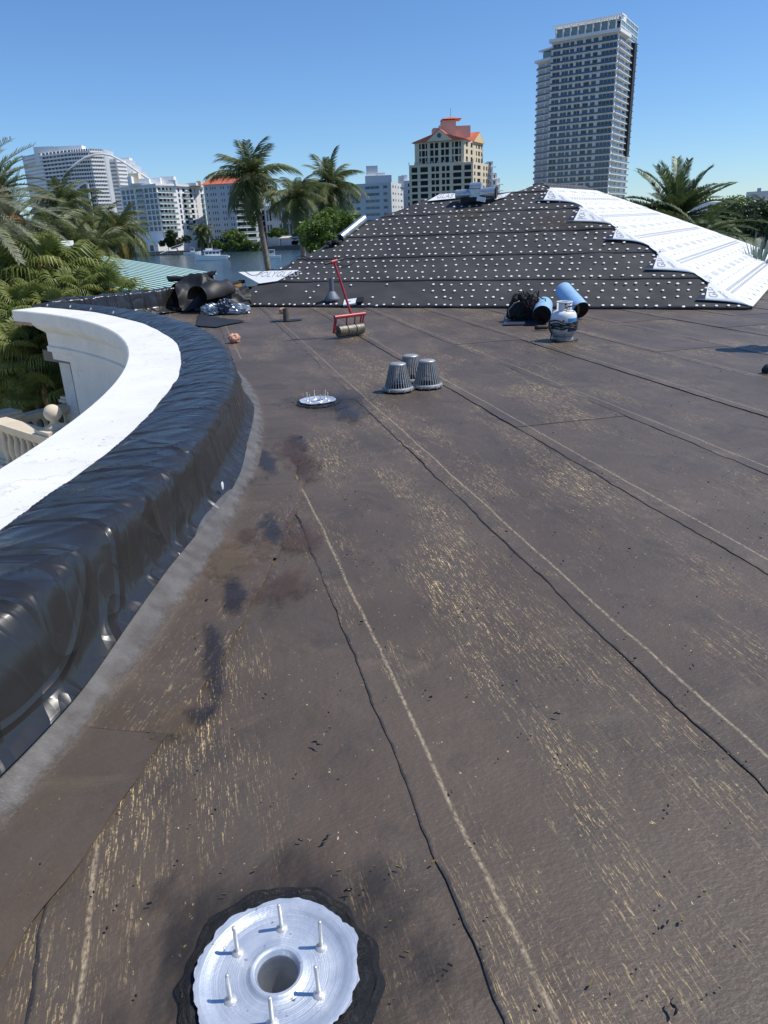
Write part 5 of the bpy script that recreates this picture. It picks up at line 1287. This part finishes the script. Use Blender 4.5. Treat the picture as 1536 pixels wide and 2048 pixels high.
TZ = -2.45                                                  # terrace level behind the balustrade
b = MB(); b.prism([(-24, 3), (-1.9, 3), (-1.9, 9), (-6, 14.5), (-24, 16)], TZ - .3, TZ); struct(b.build('terrace', 'stone'))
def baluster_mesh():
    b = MB(); b.lathe([(.055, 0), (.062, .0), (.062, .05), (.045, .06), (.05, .09), (.038, .11), (.06, .20), (.068, .27), (.055, .36), (.035, .46), (.032, .50), (.045, .52), (.035, .545), (.058, .57), (.058, .62), (.05, .62)], 16); return b.mesh('baluster', 'stone', True)
BAL = baluster_mesh()
def newel(t, x, y, h=1.02, w_=.20, ball=True):
    b = MB(); b.box((x - w_, y - w_, 0), (x + w_, y + w_, h - .12)); b.box((x - w_ - .05, y - w_ - .05, h - .118), (x + w_ + .05, y + w_ + .05, h - .06)); b.box((x - w_ - .02, y - w_ - .02, h - .058), (x + w_ + .02, y + w_ + .02, h)); b.box((x - w_ - .04, y - w_ - .04, .002), (x + w_ + .04, y + w_ + .04, .14)); o = b.build('newel_post', 'stone', t)
    if ball:
        b = MB(); b.lathe([(w_ * .9, h + .002), (w_ * .5, h + .05), (.055, h + .09), (.06, h + .11)] + [(.125 * math.sin(rad(a)), h + .225 - .125 * math.cos(rad(a))) for a in range(30, 181, 15)], 20, c=(x, y, 0)); b.build('ball_finial', 'stone', o, smooth=True)
def balustrade(name, label, A, B, posts, TZ):
    d = (B - A); L = math.hypot(d.x, d.y); t = thing(name, label, 'balustrade', (A.x, A.y, TZ), math.atan2(d.y, d.x))
    b = MB(); b.box((0, -.12, .75), (L, .12, .80)); b.box((0, -.15, .802), (L, .15, .88)); b.build('handrail', 'stone', t)
    MB().box((0, -.13, .002), (L, .13, .12)).build('plinth', 'stone', t)
    n = int(L / .21)
    for k in range(n): link('baluster', BAL, t, ((k + .5) * L / n, 0, .125))
    for x, ball in posts: newel(t, x * L, 0, ball=ball)
b1 = G(105, 826, -.8); e1 = G(-6, 838, -1.17); a1 = G(148, 768, -1.2); e2 = G(12, 838, -1.57)
t1 = balustrade('balustrade', 'cream stone balustrade with turned balusters and ball finial beside the coping', Vector((b1.x, b1.y)), Vector((e1.x, e1.y)), ((0, True),), -2.045)
balustrade('balustrade', 'cream stone balustrade running to the wall below the fan palms', Vector((a1.x, a1.y)), Vector((e2.x, e2.y)), ((0, True), (1, False)), -2.445)

# ================================================================== PALMS
def frond_mesh(L, n, ll, droop, wd, hang, vee, mat, seed, tipcurl=0.0):
    r = random.Random(seed); b = MB()
    def R(t): return Vector((L * (t - .12 * droop * t ** 3), 0, -droop * L * (.55 * t * t + .25 * t ** 4)))
    b.tube([R(k / 8) for k in range(9)], [.030 * L / 3 * (1 - .85 * k / 8) for k in range(9)], 5, False)
    for side in (-1, 1):
        for k in range(n):
            t = .10 + .90 * (k + r.uniform(-.2, .2)) / n; t = min(t, 1); o = R(t); tg = (R(min(t + .02, 1.02)) - R(t - .02)).normalized()
            l = ll * (.35 + .65 * math.sin(math.pi * (.12 + .80 * t)) ** .8) * r.uniform(.85, 1.1)
            fwd = .45 + .75 * t
            d = (Vector((0, side, 0)) + tg * fwd + Vector((0, 0, vee))).normalized()
            d = (d + Vector((r.uniform(-.1, .1), r.uniform(-.1, .1), r.uniform(-.12, .12)))).normalized()
            h = hang * r.uniform(.6, 1.3)
            m = o + d * l * .5 + Vector((0, 0, -h * l * .18)); e = o + d * l * .9 + Vector((0, 0, -h * l * .75))
            wv = tg * wd * (.8 + .4 * r.random()); i = b.add([o - wv * .6, o + wv * .6, m + wv, m - wv, e])
            b.face((i, i + 1, i + 2, i + 3)); b.face((i + 3, i + 2, i + 4))
    return b.mesh('frond', mat)
def fan_mesh(L, rb, n, spread, droop, mat, seed):
    r = random.Random(seed); b = MB(); b.tube([(0, 0, 0), (L * .5, 0, L * .06), (L, 0, 0)], [.022, .016, .012], 5, False); c = Vector((L, 0, 0))
    for k in range(n):
        a = (-1 + 2 * (k + .5) / n) * spread; d = Vector((math.cos(a), math.sin(a), .12 * math.cos(2 * a) + .16)); d.normalize()
        l = rb * (1 - .25 * abs(a) / spread) * r.uniform(.9, 1.08); s = Vector((-math.sin(a), math.cos(a), 0)); up = Vector((0, 0, 1))
        w1 = rb * .55 * spread / n * 1.15; z = up * (.014 * (1 if k % 2 else -1))
        p1 = c + d * l * .55 - up * droop * l * .06; p2 = c + d * l * .82 - up * droop * l * (.22 + .1 * r.random()); p3 = c + d * l * .93 - up * droop * l * (.62 + .3 * r.random())
        i = b.add([c, p1 - s * w1 + z, p1 + s * w1 - z, p2 - s * w1 * .6, p2 + s * w1 * .6, p3])
        b.face((i, i + 1, i + 2)); b.face((i + 1, i + 3, i + 4, i + 2)); b.face((i + 3, i + 5, i + 4))
    return b.mesh('frond', mat)
COCO = [frond_mesh(2.4, 52, .72, .35 + .13 * k, .030, 1.0, .08, 'coco', 10 + k) for k in range(4)]
COCOY = [frond_mesh(2.3, 46, .62, .7, .030, 1.2, 0, 'coco_y', 15)]
SILV = [frond_mesh(3.0, 60, .48, .22 + .1 * k, .017, .15, .45, 'silver', 20 + k) for k in range(3)]
DATE = [frond_mesh(3.0, 80, .55, .20 + .14 * k, .028, .2, .45, 'date', 30 + k) for k in range(3)]
FAN = [fan_mesh(.95, .95, 34, rad(125), .55 + .25 * k, 'fan', 40 + k) for k in range(3)]
FAND = [fan_mesh(.9, .85, 30, rad(110), 1.5, 'fan_dry', 50)]
def palm(name, label, top, ground, n, meshes, scale, pitch=(80, -35), trunk_r=.14, dry=None, lean=0.0, group=None, trunk=True, jitter=12, boots=True, seed=1, cat='palm'):
    r = random.Random(seed); t = thing(name, label, cat, (top.x + lean, top.y, ground), 0, group)
    h = top.z - ground
    if trunk:
        path = [(-lean * (k / 8) ** 1.6, 0, h * k / 8) for k in range(9)]
        b = MB(); b.tube(path, [trunk_r * (1.25 - .5 * k / 8) for k in range(9)], 10); b.build('trunk', 'trunk', t, smooth=True)
        if boots:
            b = MB(); b.lathe([(trunk_r * .7, -.55 * scale), (trunk_r * 1.25, -.25 * scale), (trunk_r * 1.35, .0), (trunk_r * .8, .3 * scale), (.01, .45 * scale)], 10, c=(-lean, 0, h)); b.build('leaf_bases', 'boot', t)
    for k in range(n):
        f = k / (n - 1); az = k * 2.39996 + r.uniform(-.2, .2); p = pitch[0] + (pitch[1] - pitch[0]) * f ** .8 + r.uniform(-jitter, jitter)
        ms = dry if dry and f > .86 else meshes
        link('frond', r.choice(ms), t, (-lean, 0, h), (0, -rad(p), az), scale * r.uniform(.85, 1.1) * (.8 if f < .15 else 1))
    return t
cg = 'coconut palms behind the felt roof'
palm('coconut_palm', 'tallest coconut palm with a leaning trunk beside the water', D(503, 352, 42), GZ, 34, COCO, .9, (90, -55), .17, lean=.75, seed=3)
palm('coconut_palm', 'coconut palm with an orange leaf base between the two others', D(594, 392, 37), GZ, 30, COCO, .66, (88, -50), .15, lean=.25, seed=4)
palm('coconut_palm', 'coconut palm rising out of the bright green bush', D(660, 368, 40), GZ, 32, COCO, .80, (89, -48), .15, lean=-.1, seed=5)
b = MB(); 
palm('coconut_palm', 'upright coconut palm in front of the curved hotel', D(125, 402, 34), GZ, 22, COCO, .66, (89, -35), .12, lean=.1, seed=6)
for k, (px, py, d, s, lb) in enumerate(((165, 445, 36, .72, 'yellow tinged palm next to the upright coconut palm'), (208, 450, 38, .66, 'drooping palm between the yellow palm and the waterside pair'), (232, 455, 33, .60, 'left palm of the slender pair standing before the water'), (247, 455, 34, .62, 'right palm of the slender pair standing before the water'), (150, 490, 30, .55, 'low palm clump above the fan palms'), (195, 488, 31, .6, 'low feathery palm beside the green metal roof'), (100, 455, 31, .7, 'dark feathery palm left of the upright coconut palm'))):
    palm('garden_palm', lb, D(px, py, d), GZ, 20, COCO + (COCOY if k in (0, 1, 3) else []), s, (75, -50), .09, dry=COCOY, seed=20 + k)
for k, (px, py, d, s, lb) in enumerate(((-70, 405, 18, .70, 'big silvery date palm arching in over the fan palms'), (25, 440, 21, .50, 'smaller silvery date palm above the fan palms'), (-6, 385, 21, .42, 'tall upright date palm rising behind the silvery one'))):
    palm('date_palm', lb, D(px, py, d), GZ, 44 if k != 2 else 26, SILV if k != 2 else DATE, s, (85, -40) if k != 2 else (89, 20), .25, seed=40 + k)
palm('date_palm', 'green date palm with stiff arching fronds behind the white sheets', D(1352, 440, 28), GZ, 60, DATE, .78, (84, -15), .3, seed=50)
palm('date_palm', 'lower date palm fronds hanging along the white roof slope', D(1400, 468, 25), GZ, 26, DATE, .66, (50, -25), .25, seed=51)
palm('coconut_palm', 'small dark coconut palm before the grey apartment block', D(1497, 422, 130), LZ, 22, COCO, 1.5, (75, -45), .25, seed=52)
palm('coconut_palm', 'dark coconut palm at the edge beside the grey apartment block', D(1540, 420, 120), LZ, 22, COCO, 1.7, (75, -45), .25, seed=53)
fr_ = random.Random(11); k = 0
for row, (py, d, x0, x1, n) in enumerate(((545, 23, 60, 180, 5), (565, 20, -20, 190, 8), (592, 18.5, -20, 230, 8), (625, 17.5, -20, 130, 6), (665, 17, -25, 110, 5), (705, 16.5, -25, 110, 5), (745, 16.8, -20, 90, 4))):
    for q in range(n):
        px = x0 + (x1 - x0) * (q + .5) / n + fr_.uniform(-10, 10)
        palm('fan_palm', 'green fan palm with drooping leaf tips ' + ('behind the green metal roof', 'at the top of the thicket', 'level with the green metal roof eave', 'level with the end of the coping', 'hanging below the end of the coping', 'halfway down the thicket beside the curved wall', 'just above the stone balustrade')[row], D(px, py + fr_.uniform(-8, 8), d + fr_.uniform(-.6, .6)), GZ, 26, FAN, fr_.uniform(.46, .60), (80, -75), .07, dry=FAND if k % 2 else None, seed=60 + k, group='fan palms of the thicket row %d' % (row + 1), jitter=16); k += 1
palm('fan_palm', 'larger fan palm with tall upright leaves below the white chimney', D(85, 545, 19), GZ, 24, FAN, .78, (86, -40), .1, seed=140)
palm('fan_palm', 'fan palm standing above the thicket before the green metal roof', D(165, 562, 19.5), GZ, 24, FAN, .66, (86, -40), .1, seed=141)
palm('fan_palm', 'small bright fan palm directly behind the ball finials', D(92, 790, 15.6), TZ - 3, 9, FAN, .52, (70, 0), .06, seed=99)

# ================================================================== BROADLEAF TREES AND SHRUBS
def tree(name, label, base, z0, h, rx, rz_, n, leaf, mat='leaf', cat='tree', seed=1, group=None):
    r = random.Random(seed); t = thing(name, label, cat, (base.x, base.y, z0), 0, group); cz = h - rz_
    b = MB(); tr = max(.05, h * .022); b.tube([(0, 0, 0), (.02 * h, 0, cz * .5), (0, .01 * h, cz)], [tr * 1.3, tr, tr * .7], 7)
    cl = []
    for k in range(max(9, n // 160)):
        a, e = r.uniform(0, 6.28), math.asin(r.uniform(-.55, 1)); q = r.uniform(.45, .85)
        cl.append((Vector((rx * q * math.cos(a) * math.cos(e), rx * q * math.sin(a) * math.cos(e), cz + rz_ * q * math.sin(e))), r.uniform(.22, .42)))
        if k < 7: b.tube([(0, .01 * h, cz * .8), tuple(cl[-1][0] * .6 + Vector((0, 0, cz * .35))), tuple(cl[-1][0])], [tr * .5, tr * .3, tr * .12], 5)
    b.build('trunk', 'bark', t)
    b = MB()
    for k in range(n):
        c, q = r.choice(cl); d = Vector((r.gauss(0, 1), r.gauss(0, 1), r.gauss(0, 1))).normalized() * q * r.random() ** .4
        p = c + Vector((d.x * rx, d.y * rx, d.z * rz_)); x = Vector((r.gauss(0, 1), r.gauss(0, 1), r.gauss(0, .6))).normalized(); y = x.cross(Vector((r.gauss(0, 1), r.gauss(0, 1), r.gauss(0, 1)))).normalized()
        l = leaf * r.uniform(.6, 1.3); i = b.add([p - x * l, p + y * l * .45, p + x * l, p - y * l * .45]); b.face((i, i + 1, i + 2, i + 3))
    b.build('crown', mat, t); return t
p = D(665, 452, 30); tree('green_bush_tree', 'bright green leafy tree behind the left edge of the felt roof', p, GZ, p.z - GZ + .72, 1.4, 1.0, 6000, .085, seed=2)
p = D(645, 470, 28); tree('green_bush_tree', 'lower bright green shrub against the felt roof edge', p, GZ, p.z - GZ + .5, .9, .7, 2500, .08, seed=3)
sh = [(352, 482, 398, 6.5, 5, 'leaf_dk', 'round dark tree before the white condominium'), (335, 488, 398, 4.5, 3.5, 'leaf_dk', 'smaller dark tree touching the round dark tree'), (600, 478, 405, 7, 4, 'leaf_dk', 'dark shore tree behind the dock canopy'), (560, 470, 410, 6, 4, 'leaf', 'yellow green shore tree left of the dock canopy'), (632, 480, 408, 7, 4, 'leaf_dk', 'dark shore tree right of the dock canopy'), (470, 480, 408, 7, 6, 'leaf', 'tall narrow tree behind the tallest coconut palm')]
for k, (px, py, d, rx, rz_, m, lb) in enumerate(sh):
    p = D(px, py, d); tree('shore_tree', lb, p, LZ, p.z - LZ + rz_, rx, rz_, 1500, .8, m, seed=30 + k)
b = MB(); r = random.Random(5)
for k in range(5200):
    px = r.uniform(396, 520); p = D(px, r.uniform(483, 498) + 4 * math.sin(px * .2), r.uniform(400, 408)); x = Vector((r.gauss(0, 1), r.gauss(0, 1), r.gauss(0, 1))).normalized(); y = x.cross(Vector((r.gauss(0, 1), 1, r.gauss(0, 1)))).normalized(); l = r.uniform(.3, .8)
    i = b.add([p - x * l, p + y * l * .5, p + x * l, p - y * l * .5]); b.face((i, i + 1, i + 2, i + 3))
h_ = stuff(b.build('shore_hedge', 'leaf')); h_['label'] = 'dense green hedge along the far seawall'; h_['category'] = 'hedge'
for k, (px, py) in enumerate(((398, 455), (412, 458), (404, 470))):
    palm('shore_palm', ['dark shore palm left of the red-roofed apartments', 'dark shore palm touching the red-roofed apartments', 'low dark shore palm under the two taller ones'][k], D(px, py, 400), LZ, 20, COCO, 2.0, (75, -50), .3, seed=80 + k)
for k, (px, py, d, rx, rz_, m, lb) in enumerate(((1462, 428, 110, 3.4, 2.4, 'leaf', 'olive green tree right of the date palm'), (1478, 440, 105, 3.0, 2.5, 'leaf_dk', 'dark tree between the date palm and the coconut palm'), (1510, 455, 100, 4.0, 2.6, 'leaf_dk', 'dark tree in front of the grey apartment block'), (1440, 440, 100, 2.6, 2.0, 'leaf_dk', 'dark low tree behind the date palm fronds'), (1545, 450, 95, 3.5, 3, 'leaf_dk', 'dark tree at the edge of the grey apartment block'))):  # the dark trees take the darker leaf colour
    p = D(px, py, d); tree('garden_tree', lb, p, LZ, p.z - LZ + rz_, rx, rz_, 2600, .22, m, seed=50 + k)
p = D(1522, 492, 20); t = thing('agave', 'pale upright agave plant at the end of the white roof slope', 'plant', (p.x, p.y, p.z - .45))
for k in range(26):
    a = k * 2.4; e = rad(88 - k * 1.6); l = rnd.uniform(.45, .85); d = Vector((math.cos(a) * math.cos(e), math.sin(a) * math.cos(e), math.sin(e))); s_ = Vector((-math.sin(a), math.cos(a), 0)) * .028; o = Vector((math.cos(a), math.sin(a), 0)) * (.03 + .010 * k)
    b = MB(); i = b.add([o - s_, o + s_, o + d * l * .5 + s_ * 1.2, o + d * l * .5 - s_ * 1.2, o + d * l]); b.face((i, i + 1, i + 2, i + 3)); b.face((i + 3, i + 2, i + 4)); b.build('leaf', 'agave', t)
MB().lathe([(.12, -1.6), (.16, -.2), (.12, 0), (.01, .0)], 12).build('pot', 'lead', t)
